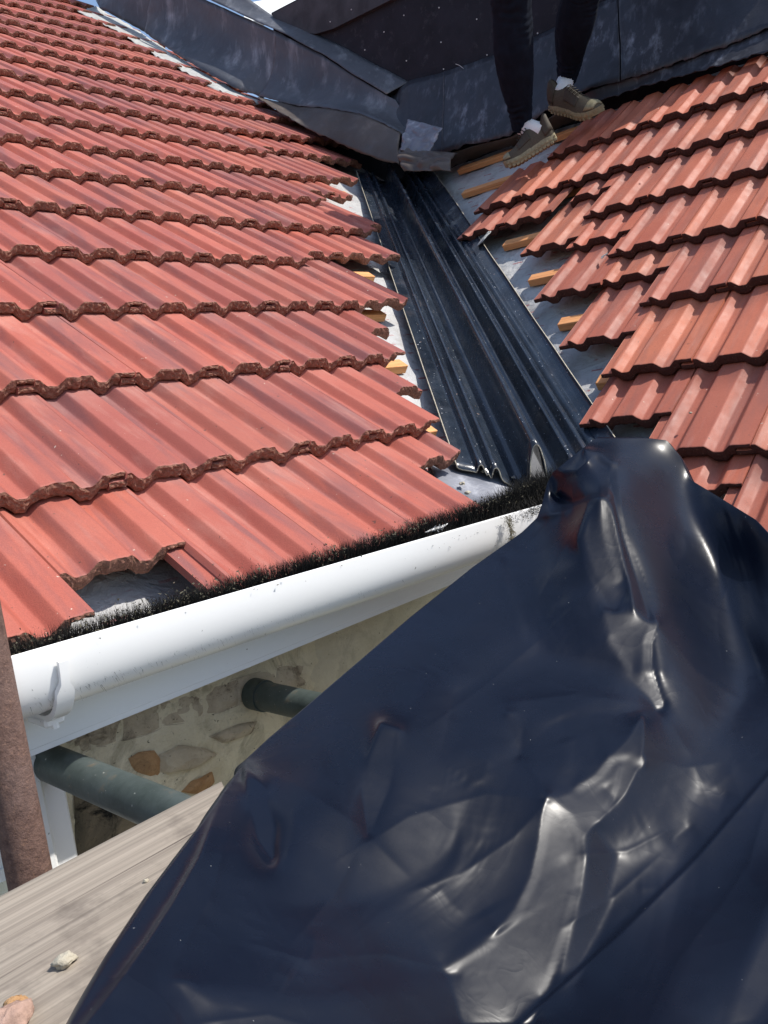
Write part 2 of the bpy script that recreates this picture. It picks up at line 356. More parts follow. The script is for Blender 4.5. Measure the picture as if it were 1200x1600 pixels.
def tile_mesh(name, seed, jag, umax=.2190, umin=-.014, mats=None, round_=.0016, chip=0):
    r = np.random.RandomState(seed)
    keys = [-.014, .0168, .0172, .0250, .0420, .0600, .0765, .1275, .1440, .1620, .1790, .1878, .1882, .2208]
    us = sorted(set([round(k, 5) for k in keys if umin <= k <= umax] + [round(x, 5) for x in np.arange(umin, umax, .0025)] + [umin, umax]))
    us = [u for i, u in enumerate(us) if i == 0 or u - us[i - 1] > .00035]; us = np.array(us); nu = len(us)
    top = profile(us); bot = bottom(us); L = .381
    nn = lambda a, s, o: np.array([noise.noise(Vector((u * s, o, seed * 3.1))) for u in us]) * a
    jv = nn(jag, 55, 1) + nn(jag * .8, 160, 2) + nn(jag * 1.2, 22, 3)         # ragged front edge
    rows = []
    for v in (L, .20, .06, .016, .006): rows.append(np.stack([us, np.full(nu, v) + (jv * .6 if v < .01 else 0), top], 1))
    lip = np.stack([us, .0022 + jv, top - round_ * .25], 1); rows.append(lip)
    fr = 5
    for i in range(fr):
        t = (i + .35) / fr
        rows.append(np.stack([us, jv + nn(jag * .9, 120, 10 + i) + (.0005 if 0 < i < fr - 1 else .0015), (top - round_) * (1 - t) + (bot + round_ * .5) * t + nn(jag * .35, 140, 20 + i)], 1))
    rows.append(np.stack([us, jv + .004 + nn(jag, 90, 31), bot], 1)); rows.append(np.stack([us, np.full(nu, .05), bot], 1)); rows.append(np.stack([us, np.full(nu, L), bot], 1))
    P = np.concatenate(rows); nr = len(rows); fs = grid_faces(nr, nu); mi = []
    for i in range(nr - 1): mi += [1 if 5 <= i <= 11 else 0] * (nu - 1)
    fs = [tuple(f) for f in fs]
    for c, flip in ((0, True), (nu - 1, False)):      # sides
        for i in range((nr - 1) // 2 + 1):
            a, b, c2, d = i * nu + c, (i + 1) * nu + c, (nr - 2 - i) * nu + c, (nr - 1 - i) * nu + c
            if len({a, b, c2, d}) < 3 or i >= nr - 2 - i: break
            q = (a, b, c2, d); fs.append(q[::-1] if flip else q); mi.append(0)
    fs.append(tuple([k for k in range(nu)] + [(nr - 1) * nu + k for k in range(nu)][::-1])); mi.append(1)
    # surface falls away up the slope so that the next course laps over it
    P[:, 2] -= P[:, 1] * T / G
    me = bpy.data.meshes.new(name); me.from_pydata(P.tolist(), [], [list(map(int, f)) for f in fs])
    for m in mats: me.materials.append(m)
    me.polygons.foreach_set('material_index', np.array(mi, dtype=np.int32))
    sm_ = np.zeros(len(me.polygons), dtype=bool); sm_[:5 * (nu - 1)] = True; me.polygons.foreach_set('use_smooth', sm_)
    me.update(); me.validate()
    return me
ML = [tile_mesh('roof_tile', i + 1, .0034, mats=[MT_L, ME_L]) for i in range(7)]
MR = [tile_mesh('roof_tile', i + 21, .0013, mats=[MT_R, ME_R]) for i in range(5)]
CUT = {}
def cut_mesh(side, umin, umax):
    k = (side, round(umin, 3), round(umax, 3))
    if k not in CUT:
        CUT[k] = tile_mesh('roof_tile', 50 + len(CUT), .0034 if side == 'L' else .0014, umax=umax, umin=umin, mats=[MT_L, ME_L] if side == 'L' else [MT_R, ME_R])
    return CUT[k]
ORD = ['first', 'second', 'third', 'fourth', 'fifth', 'sixth', 'seventh', 'eighth', 'ninth', 'tenth', 'eleventh', 'twelfth', 'thirteenth', 'fourteenth', 'fifteenth', 'sixteenth', 'seventeenth', 'eighteenth', 'nineteenth', 'twentieth', 'twenty-first', 'twenty-second', 'twenty-third']
def put_tile(side, k, j, mesh, dh=0., rot=0.):
    o = bpy.data.objects.new('ribbed_tile', mesh); COL.objects.link(o)
    U, V, N = (UL, VL, NL) if side == 'L' else (UR, VR, NR)
    if side == 'L': P = OL + UL * (k * CW) + VL * (j * G)
    else: P = OR + np.array([0, 1., 0]) * (k * CW) + VR * (j * G)
    P = P + N * dh + U * random.uniform(-.0012, .0012) + V * random.uniform(-.0035, .0035)
    a = R(random.uniform(-.35, .35)) + rot
    U2 = U * math.cos(a) + V * math.sin(a); V2 = V * math.cos(a) - U * math.sin(a)
    mt = Matrix(((U2[0], V2[0], N[0], P[0]), (U2[1], V2[1], N[1], P[1]), (U2[2], V2[2], N[2], P[2] + Z0), (0, 0, 0, 1)))
    o.matrix_world = mt; return o
def inframe(P, mx=60):
    c = M @ P
    if c[2] > -.05: return False
    x, y = 600 + F * c[0] / -c[2], 800 - F * c[1] / -c[2]; return -mx < x < 1200 + mx and -mx < y < 1600 + mx
# ---- left slope: rows of (tile index k, position j, cut at, slid)
def drift(k): return .12 * max(0., k - 9.7)
LR = {0: dict(end=3, extra=[(3, .68, .87)], over={-2: .14, -1: .44}), 1: dict(end=4, extra=[(4, 1.55, .70)]), 2: dict(end=5, extra=[(5, 2.55, .62)]),
      3: dict(end=6, extra=[(6, 3.08, .79)]), 4: dict(end=6, extra=[(6, 4.26, 1), (7, 4.28, 1), (8, 4.29, .57)]), 5: dict(end=9, extra=[(9, 5.3, .59)]),
      6: dict(end=9, extra=[(9, 6.52, 1), (10, 6.46, .43)]), 7: dict(end=10, extra=[(10, 7.14, 1), (11, 7.3, .82)]),
      8: dict(end=10, extra=[(10, 8.42, 1), (11, 8.44, 1), (12, 8.47, 1), (13, 8.5, .72)])}
n_tiles = 0
def add_left():
    global n_tiles
    for j in range(0, 23):
        row = []; d = LR.get(j, dict(end=14, extra=[(14, j + drift(14) * 1., .55 if j != 9 else .7)]))
        for k in range(-3, d['end']):
            jj = d.get('over', {}).get(k, j + drift(k + .5)); sl = jj - j > .06 and k < 9
            row.append((k, jj, 1., sl))
        for k, jj, c in d['extra']: row.append((k, jj, c, j < 9))
        row = [q for q in row if inframe(OL + UL * ((q[0] + .5) * CW) + VL * ((q[1] + .4) * G), 230)]
        row.sort(key=lambda q: -q[0])
        for i, (k, jj, c, sl) in enumerate(row):
            me = random.choice(ML) if c == 1. else cut_mesh('L', -.014, .0172 + .2036 * c)
            dh = -T * (jj - j) - .0015 if sl else 0.
            if j >= 9: dh = 0.
            o = put_tile('L', k, jj, me, dh)
            endn = 'valley' if j < 9 else 'lead'
            lab = ('slid-up ' if sl and j < 9 else '') + 'left-slope red tile, %s from the %s in the %s course above the gutter' % (ORD[i], endn, ORD[j])
            tag(o, lab, 'ribbed tile', 'ribbed red concrete tiles on the left roof slope'); n_tiles += 1
add_left()
OFF = .0255                                    # seam crown centre against the measured corner
RRows = {7: dict(end=4, extra=[]), 6: dict(end=5, extra=[]), 5: dict(end=2, extra=[(2, 5.66), (3, 5.40), (4, 5.42)]), 4: dict(end=1, extra=[(1, 4.42), (2, 4.60)]),
         3: dict(end=0, extra=[(0, 3.57), (1, 3.50)]), 2: dict(end=0, extra=[(0, 2.61)]), 1: dict(end=-1, extra=[(-1, 1.45)]), 0: dict(end=-2, extra=[(-2, .72)])}
def add_right():
    global n_tiles
    for j, d in RRows.items():
        row = []
        for k in range(-8, d['end']): row.append((k, j, False))
        for k, jj in d['extra']: row.append((k, jj, True))
        row = [q for q in row if inframe(OR + np.array([0, 1., 0]) * ((q[0] + .5) * CW) + VR * ((q[1] + .4) * G), 330)]
        row.sort(key=lambda q: -q[0])
        for i, (k, jj, sl) in enumerate(row):
            jv = jj + (0.06 if j == 7 else 0)
            # local tile x=0 lies at the viewer's left: the larger k
            me = random.choice(MR)
            if j == 5 and k == 2: me = cut_mesh('R', .05, .2190)
            o = put_tile('R', k + 1 + OFF / CW, jv, me, -T * (jj - j) - .0015 if sl else 0.)
            lab = ('slid-up ' if sl else '') + 'right-slope tile, %s from the valley in the %s course below the lead flashing' % (ORD[i], ORD[7 - j])
            tag(o, lab, 'ribbed tile', 'ribbed red concrete tiles on the right roof slope'); n_tiles += 1
add_right()

# ---------------------------------------------------------------- underlay sheets
def uv_from(o, U, V):
    me = o.data; uvl = me.uv_layers.new(name='UVMap'); 
    for lp in me.loops:
        c = me.vertices[lp.vertex_index].co; uvl.data[lp.index].uv = (c.x * U[0] + c.y * U[1] + c.z * U[2], c.x * V[0] + c.y * V[1] + c.z * V[2])
def sheet_grid(fn, a0, a1, b0, b1, na, nb):
    A = np.linspace(a0, a1, na); B = np.linspace(b0, b1, nb); return [fn(a, b) for b in B for a in A], grid_faces(nb, na)
HU = -.094
def fL(a, b):      # a: fraction to the valley, b: y
    xe = min(b + VX, 3.72); x = .28 + (xe - .28) * a; sag = .008 * nz((x, b, 0), 7) - .012 * abs(math.sin((b - .97) / (G * CA) * PI))
    if a > .995: sag = 0
    return PL(x, b, HU + sag)
v, f = sheet_grid(fL, 0, 1, .972, 6.6, 60, 110)
o = mk('underlay_membrane', v, f, M_UND, smooth=True); uv_from(o, UL, VL)
tag(o, 'pale grey underlay membrane showing between the left slope and the valley', 'roofing membrane', 'grey roofing underlay')
def fR(a, b):      # a: fraction, b: x
    ye = min(b - VX, 3.088); y = -1.6 + (ye + 1.6) * a; sag = .010 * nz((b, y, 3), 8) - .014 * abs(math.sin((b - 1.47) / (G * CA) * PI))
    if a > .995: sag = 0
    return PR(b, y, HU + sag)
v, f = sheet_grid(fR, 0, 1, 1.40, 3.72, 110, 64)
o = mk('underlay_membrane', v, f[:, ::-1], M_UND, smooth=True); uv_from(o, UR, VR)
tag(o, 'grey underlay with red print dashes, bare beside the right of the valley', 'roofing membrane', 'grey roofing underlay')

# ---------------------------------------------------------------- battens
def batten(side, j, kend, lab):
    mb = MB()
    if side == 'L':
        x1 = OL[0] + kend * CW; x0 = .30; c = PL((x0 + x1) / 2, OL[1] + j * G * CA, -.0795); mb.box(c, UL * (x1 - x0) / 2, VL * .019, NL * .0125, bev=.0015); m = M_BATX
    else:
        y1 = OR[1] + kend * CW; y0 = -1.2; c = PR(OR[0] + j * G * CA, (y0 + y1) / 2, -.0795); mb.box(c, UR * (y1 - y0) / 2, VR * .019, NR * .0125, bev=.0015); m = M_BATY
    tag(mb.build('timber_batten', m), lab, 'timber batten', 'orange wooden roof battens')
for j, k in ((1.2, 4.45), (2.19, 5.5), (3.19, 6.6), (4.13, 7.75), (5.14, 9.0), (6.14, 10.2), (7.14, 11.4), (8.2, 12.6)):
    batten('L', j, k, 'orange batten under the %s tile course above the gutter, left of the valley' % ORD[int(j)])
for j, k in ((.2, -2.1), (1.2, -.75), (2.2, .45), (3.22, 1.64), (4.22, 2.82), (5.23, 4.05), (6.26, 5.3), (7.28, 6.62), (8.30, 7.55)):
    batten('R', j, k, 'orange batten poking out right of the valley, %s down from the lead flashing' % ORD[int(round(8.2 - j))])

# ---------------------------------------------------------------- valley trough
Aq = np.array([1, -1, 0]) / math.sqrt(2)
def vpt(e, s, wv):           # e = x + y along the valley, s across (right +), w above the underlay valley line
    y0 = (e - VX) / 2; x0 = y0 + VX; z0 = -1.01746 + TA * y0
    return np.array([x0, y0, z0]) + Aq * s + np.array([0, 0, wv])
PROF = [(-.206, .124), (-.204, .112), (-.168, .101), (-.160, .097), (-.152, .114), (-.147, .114), (-.139, .088), (-.126, .080), (-.119, .098), (-.113, .098), (-.105, .074), (-.093, .064),
        (-.075, .050), (-.062, .046), (-.048, .050), (-.039, .070), (-.026, .119), (-.019, .126), (-.013, .119), (-.006, .088), (.001, .052), (.018, .046), (.038, .048), (.050, .062), (.060, .089), (.066, .089), (.074, .069), (.090, .074), (.097, .098), (.103, .098), (.112, .080), (.130, .093), (.150, .102), (.196, .121), (.200, .131)]
def smooth_prof(P, n=3):
    out = []
    for i in range(len(P) - 1):
        for t in range(n): q = t / n; out.append((P[i][0] * (1 - q) + P[i + 1][0] * q, P[i][1] * (1 - q) + P[i + 1][1] * q))
    out.append(P[-1]); a = np.array(out); b = a.copy(); b[1:-1] = (a[:-2] + 2 * a[1:-1] + a[2:]) / 4; return b
SP = smooth_prof(PROF); npf = len(SP)
E_ = np.linspace(2.685, 6.58, 90); V = []
for e in E_:
    lift = .0
    for s, wv in SP:
        jag = (nz((s * 40, 0, 0), 1) * .006) if e == E_[0] else 0
        wv = wv + (.020 if -.045 < s < .005 else .006 if .05 < abs(s) < .135 and wv > .085 - .02 * (abs(s) < .07) else 0) * (1 if wv > .08 else 0)
        if s > .14: s = .14 + (s - .14) * (.46 + .30 * (e - 2.7) / 3.9)
        V.append(vpt(e + jag, s * (1 - .03 * (e - 2.7) / 4), wv + lift + .003 * nz((e * 3, s * 8, 0), 1) - (.012 * max(0, (e - 5.5)) if s > .1 else 0)))
fs = grid_faces(len(E_), npf)
tr = mk('valley_trough', V, fs, M_TROUGH, smooth=True); tag(tr, 'black ribbed fibreglass valley trough running up between the two roof slopes', 'valley trough')
uvl = tr.data.uv_layers.new(name='UVMap'); ii = np.zeros(len(tr.data.loops), dtype=np.int32); tr.data.loops.foreach_get('vertex_index', ii)
uvl.data.foreach_set('uv', np.stack([E_[ii // npf], SP[ii % npf, 0]], 1).ravel())
tr.data.materials.append(M_PALE); sm = tr.modifiers.new('s', 'SOLIDIFY'); sm.thickness = .0028; sm.offset = 1; sm.material_offset_rim = 1
# lead saddle and mortar below the trough mouth
def patch(name, pts_fn, nu_, nv_, mat, lab, cat, thick=.002, group=None, parent=None):
    v, f = sheet_grid(pts_fn, 0, 1, 0, 1, nu_, nv_); o = mk(name, v, f, mat, smooth=True, parent=parent)
    s_ = o.modifiers.new('s', 'SOLIDIFY'); s_.thickness = thick; s_.offset = 0
    if lab: tag(o, lab, cat, group)
    return o
def saddle(a, b):
    s = -.26 + .25 * a; e = 2.42 + .36 * b; return vpt(e, s, .495 * abs(s) * .75 + .022 + .010 * nz((s, e, 0), 14))
patch('lead_saddle', saddle, 30, 22, M_LEADW, 'grey lead saddle sheet under the mouth of the black trough', 'lead sheet', .003)
mb = MB()
for i in range(9):
    s = random.uniform(-.24, .02); e = 2.62 + random.uniform(-.05, .12); c = vpt(e, s, .495 * abs(s) * .75 + .034); r0 = random.uniform(.004, .011)
    pts = []; 
    for a in range(8):
        for b in range(5):
            th = a / 8 * 2 * PI; ph = b / 4 * PI; d = np.array([math.cos(th) * math.sin(ph), math.sin(th) * math.sin(ph), math.cos(ph) * .5]); pts.append(c + d * r0 * (1 + .5 * nz(d * 3 + c * 30)))
    mb.add(pts, [(a * 5 + b, ((a + 1) % 8) * 5 + b, ((a + 1) % 8) * 5 + b + 1, a * 5 + b + 1) for a in range(8) for b in range(4)])
tag(mb.build('mortar_debris', M_PALE), 'crumbled pale mortar lying under the mouth of the black trough', 'debris', kind='stuff')

# ---------------------------------------------------------------- lead flashings
def interp_poly(P, n):
    P = np.array(P, float); d = np.concatenate([[0], np.cumsum(np.linalg.norm(np.diff(P, axis=0), axis=1))]); t = np.linspace(0, d[-1], n)
    return np.stack([np.interp(t, d, P[:, i]) for i in range(3)], 1)
def loft(name, bot, top, mat, lab, nb=14, n=70, flare=0., ndir=np.array([-1., 0, 0]), amp=.003, rag=.006, thick=.003, cat='lead flashing', group='lead flashing sheets on the dark abutment wall', roll=0., apron=0.):
    B = interp_poly(bot, n); Tt = interp_poly(top, n); V = []
    for r in range(nb):
        t = r / (nb - 1)
        for i in range(n):
            p = B[i] * (1 - t) + Tt[i] * t; p[0] += (Tt[i][0] - B[i][0]) * (t - (1 - (1 - t) ** 3.2)) * -1 * apron
            p = p + ndir * (flare * (1 - t) ** 3 + amp * nz((p[1] * 1.0, p[2] * 1.0, 1), 5) + amp * .4 * nz(p, 17))
            if r == 0: p = p + np.array([0, 0, 1]) * rag * (nz(p, 24) + .7 * nz(p, 70))
            if r == nb - 1: p = p + np.array([0, 0, 1]) * rag * .4 * nz(p, 13)
            if i in (0, n - 1) and roll: p = p + ndir * roll
            V.append(p)
    o = mk(name, V, grid_faces(nb, n), mat, smooth=True); s_ = o.modifiers.new('s', 'SOLIDIFY'); s_.thickness = thick; s_.offset = 0
    return tag(o, lab, cat, group)
X1 = (1., 0, 0)
def L_(pts, h=.018): return [onL(x, y, h) for x, y in pts]
def X_(pts, x): return [hit(a, b, X1, x) for a, b in pts]
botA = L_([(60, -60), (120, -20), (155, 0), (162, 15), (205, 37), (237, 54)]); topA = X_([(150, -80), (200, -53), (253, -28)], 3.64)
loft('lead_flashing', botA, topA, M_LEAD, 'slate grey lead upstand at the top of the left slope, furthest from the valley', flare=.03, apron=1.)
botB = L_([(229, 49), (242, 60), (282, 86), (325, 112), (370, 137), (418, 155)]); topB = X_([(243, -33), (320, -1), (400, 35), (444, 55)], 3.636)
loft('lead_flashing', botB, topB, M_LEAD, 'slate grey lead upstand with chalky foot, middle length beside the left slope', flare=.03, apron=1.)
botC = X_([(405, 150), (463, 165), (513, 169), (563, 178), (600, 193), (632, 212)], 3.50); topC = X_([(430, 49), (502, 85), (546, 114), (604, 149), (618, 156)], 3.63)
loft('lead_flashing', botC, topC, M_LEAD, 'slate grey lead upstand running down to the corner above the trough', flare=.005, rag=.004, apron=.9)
# flap of lead hanging from the last upstand, brown side out
flT = X_([(403, 152), (463, 166), (513, 170), (563, 179), (600, 194), (626, 207)], 3.495)
flB = X_([(405, 157), (470, 197), (540, 230), (590, 249), (619, 256)], 3.36)
loft('lead_flap', flB, flT, M_LEADU, 'brown-stained lead flap curled up below the left upstand', flare=-.02, amp=.014, rag=.008, cat='lead flap', group=None)
# chalky strip of felt seen between tiles and lead
mbp = []
stT = L_([(150, 10), (205, 42), (242, 66), (282, 92), (325, 118), (370, 143), (412, 160)], -.004); stB = L_([(120, 18), (180, 48), (220, 74), (262, 98), (305, 123), (350, 147), (400, 164)], -.02)
o = loft('felt_strip', stB, stT, M_WHITE, 'pale torn strip showing between left tile ends and the lead', flare=0, amp=.004, rag=.02, cat='felt strip', group=None, ndir=NL)
# ledge on top of the left upstand
ledF = X_([(250, -50), (320, -4), (400, 33), (444, 53), (502, 83), (546, 112), (604, 147)], 3.618); ledB = X_([(330, -45), (380, -8), (423, 23), (493, 52), (560, 87), (639, 128)], 3.715)
loft('lead_capping', ledF, ledB, M_LEAD, 'flat grey lead capping on top of the left upstand', flare=0, amp=.004, rag=.002, ndir=np.array([0, 0, 1.]), cat='lead capping', group=None, nb=8)
# right upstand: three lengths
topR = [(616, 150), (628, 136), (639, 127), (693, 113), (750, 94), (780, 83), (860, 46), (930, 8), (965, -8), (1080, -55), (1200, -105), (1290, -140)]
botR = [(612, 238), (640, 250), (692, 242), (725, 229), (775, 219), (800, 212), (860, 172), (920, 143), (950, 133), (972, 127), (1010, 116), (1050, 103), (1100, 85), (1150, 66), (1200, 48), (1290, 14)]
def seg(P, a, b): 
    xs = [p[0] for p in P]; ys = [p[1] for p in P]; g = lambda q: (q, float(np.interp(q, xs, ys))); return [g(a)] + [p for p in P if a < p[0] < b] + [g(b)]
def xr(pts, x): return X_(pts, x)
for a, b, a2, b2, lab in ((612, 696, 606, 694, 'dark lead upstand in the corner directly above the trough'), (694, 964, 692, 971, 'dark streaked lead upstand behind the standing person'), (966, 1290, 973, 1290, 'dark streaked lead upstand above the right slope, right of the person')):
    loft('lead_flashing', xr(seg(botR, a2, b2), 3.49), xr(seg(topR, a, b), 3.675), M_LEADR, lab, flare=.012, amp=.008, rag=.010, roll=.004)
# dark curled welt below the right upstand, down to the tiles
wT = X_([(905, 149), (950, 131), (1010, 115), (1100, 84), (1200, 47), (1290, 14)], 3.494); wB = [onR(x, y, .004) for x, y in [(905, 172), (945, 158), (1000, 138), (1100, 112), (1200, 82), (1290, 52)]]
loft('lead_welt', wB, wT, M_LEADR, 'dark curled lead welt between the right upstand and the tiles', flare=.015, amp=.012, rag=.012, cat='lead welt', group=None)
wT = X_([(640, 252), (692, 244), (750, 226), (800, 214), (850, 190), (905, 155)], 3.50); wB = [onR(x, y, -.06) for x, y in [(640, 268), (700, 262), (760, 240), (810, 224), (860, 206), (905, 186)]]  # added dark sheet in place of the shadow band under the upstand
loft('lead_welt', wB, wT, M_LEADU, 'dark sheet standing for the shadow band above the bare battens', flare=.0, amp=.012, rag=.012, cat='lead welt', group=None)
# crumpled bright patch in the corner
q = [np.array(hit(x, y, X1, xx)) for x, y, xx in ((626, 236, 3.30), (670, 243, 3.34), (693, 201, 3.40), (638, 187, 3.44))]
def crum(a, b):
    p = (q[0] * (1 - a) + q[1] * a) * (1 - b) + (q[3] * (1 - a) + q[2] * a) * b
    c = noise.cell(Vector((a * 4, b * 4, 1))) ; return p + np.array([-1, 0, .3]) * (.022 * abs(nz((a, b, 0), 3.3)) + .012 * abs(nz((a, b, 5), 8)))
patch('crumpled_lead', crum, 26, 26, M_LEADW, 'bright crumpled scrap of lead folded over at the trough head', 'lead scrap', .003)
q2 = [np.array(hit(x, y, X1, xx)) for x, y, xx in ((632, 268, 3.22), (705, 268, 3.26), (715, 240, 3.36), (625, 232, 3.33))]
def crum2(a, b):
    p = (q2[0] * (1 - a) + q2[1] * a) * (1 - b) + (q2[3] * (1 - a) + q2[2] * a) * b; return p + np.array([-1, 0, .3]) * (.03 * abs(nz((a, b, 9), 3)) + .02 * math.sin(b * PI))
patch('crumpled_lead', crum2, 30, 22, M_LEADU, 'dark green-brown crumpled lead roll over the top end of the trough', 'lead scrap', .003)

# ---------------------------------------------------------------- dark membrane-clad wall above the lead
wall = empty('dormer_wall', (3.9, 2.6, 1.2))
w1 = X_([(420, 30), (493, 56), (560, 92), (639, 133), (750, 110), (930, 30), (1300, -100)], 3.72)
w1 = [np.array([3.72, p[1], p[2] - .8]) for p in w1]
topc = X_([(424, 20), (470, -4), (640, -100), (1300, -430)], 3.72)
poly = w1 + topc[::-1]; n_ = len(poly)
mb = MB(); mb.add([p for p in poly] + [p + np.array([2.2, 0, 0]) for p in poly], [tuple(range(n_))[::-1], tuple(range(n_, 2 * n_))] + [(i, (i + 1) % n_, n_ + (i + 1) % n_, n_ + i) for i in range(n_)])
mb.build('wall_face', M_WALL, wall)
sp = X_([(424, 22), (436, 38), (455, 47), (493, 53), (520, 45), (560, 25), (610, 0), (700, -45), (760, -75), (720, -110), (640, -82), (470, -2)], 3.695); n_ = len(sp)
mb = MB(); mb.add(sp + [p + np.array([.03, 0, 0]) for p in sp], [tuple(range(n_))[::-1], tuple(range(n_, 2 * n_))] + [(i, (i + 1) % n_, n_ + (i + 1) % n_, n_ + i) for i in range(n_)])
mb.build('verge_strip', M_STRIP, wall)
for x, y in ((631, 24), (686, 12), (689, 66), (635, 95), (693, 108), (761, 86), (840, 52), (570, 78), (549, 15), (518, 47), (516, 34), (745, 30), (600, 50)):
    c = hit(x, y, X1, 3.6935 if x in (549, 516) else 3.7185); mb = MB(); mb.tube([c + np.array([.002, 0, 0]), c - np.array([.0015, 0, 0])], .0034, 8); mb.build('screw', M_SCRW, wall)
tag(wall, 'black membrane-clad wall dotted with pale screws rising behind the lead', 'wall')
mb = MB(); p0, p1 = hit(712, 100, X1, 3.68), hit(724, 107, X1, 3.66); mb.tube([p0, (p0 + p1) / 2 + np.array([0, 0, .004]), p1], .0012, 6)
tag(mb.build('loose_wire', M_SCRW), 'short bright wire sticking up from the right lead edge', 'wire')
# white panel added in place of the bright sky in the top gap
mb = MB(); c = hit(447, 8, X1, 4.6); nn = np.array([-.45, -.35, .82]); nn /= np.linalg.norm(nn); ua = np.cross(nn, [0, 0, 1.]); ua /= np.linalg.norm(ua); ub = np.cross(nn, ua); mb.box(c - nn * .02, ua * .30, ub * .30, nn * .02, bev=.004)
tag(mb.build('sky_panel', M_SKYPANEL), 'white sloping panel added for the bright sky behind the dark verge strip', 'panel')

# ---------------------------------------------------------------- gutter, fascia, brush
def glip(x): return -.2315 - .028 * (x - .36)
GX0, GX1 = .08, 1.66
def gutter():
    root = empty('gutter', ((GX0 + GX1) / 2, .985, -.36)); th = np.linspace(0, PI, 30); pr = []
    ro = [(-.055 * math.copysign(abs(math.cos(t)) ** .85, math.cos(t)), -.084 * math.sin(t) ** .8) for t in th]
    ri = [(-.052 * math.copysign(abs(math.cos(t)) ** .85, math.cos(t)), -.081 * math.sin(t) ** .8) for t in th][::-1]
    lipo = [(-.0515, .0015), (-.0525, .0028), (-.0540, .0030), (-.0550, .0015)]
    ro = [q for q in ro if not (q[0] > .03 and q[1] > -.055)]; ri = [q for q in ri if not (q[0] > .03 and q[1] > -.055)]
    pr = ro + [(.055, -.052), (.052, -.052)] + ri + lipo; n = len(pr); xs = np.linspace(GX0, GX1, 24)
    V = [(x, .985 + a, glip(x) + b) for x in xs for a, b in pr]
    Fc = [(i * n + k, (i + 1) * n + k, (i + 1) * n + (k + 1) % n, i * n + (k + 1) % n) for i in range(len(xs) - 1) for k in range(n)]
    Fc += [tuple(range(n)), tuple((len(xs) - 1) * n + k for k in range(n))[::-1]]
    o = mk('trough', V, Fc, M_PVC, root); smooth_angle(o, 35)
    return tag(root, 'white plastic half-round gutter along the left eaves', 'gutter')
gutter()
def bracket(xc, lab):
    root = empty('gutter_bracket', (xc, 1.0, -.34)); n = 22; V = []; th = np.linspace(.12, PI * .98, n)
    for t in th:
        for dx in (-.011, .011):
            for r in (1.03, 1.12): V.append((xc + dx * (1 if t > .5 else .5), .985 - .0565 * r * math.copysign(abs(math.cos(t)) ** .85, math.cos(t)), glip(xc) - .086 * r * math.sin(t) ** .8))
    Fc = []
    for i in range(n - 1):
        a = i * 4; b = a + 4
        Fc += [(a + 1, a + 3, b + 3, b + 1), (a, b, b + 2, a + 2), (a, a + 1, b + 1, b), (a + 2, b + 2, b + 3, a + 3)]
    Fc += [(0, 2, 3, 1), ((n - 1) * 4, (n - 1) * 4 + 1, (n - 1) * 4 + 3, (n - 1) * 4 + 2)]
    o = mk('strap', V, Fc, M_PVC, root); smooth_angle(o, 50)
    mb = MB(); mb.box((xc, .995, glip(xc) - .098), (.013, 0, 0), (0, .024, 0), (0, 0, .006), bev=.003); mb.tube([(xc, .975, glip(xc) - .107), (xc, .975, glip(xc) - .100)], .005, 8); mb.build('clip', M_PVC, root)
    return tag(root, lab, 'gutter bracket')
bracket(.425, 'white plastic bracket strap round the gutter beside the rusty pole')
# eaves boards
mb = MB(); mb.box((.99, 1.053, -.338), (.72, 0, 0), (0, .009, 0), (0, 0, .044), bev=.002); mb.box((.99, 1.10, -.3835), (.72, 0, 0), (0, .055, 0), (0, 0, .005))
fb = mb.build('fascia_board', M_PVC); tag(fb, 'white fascia board and soffit below the gutter', 'fascia board')
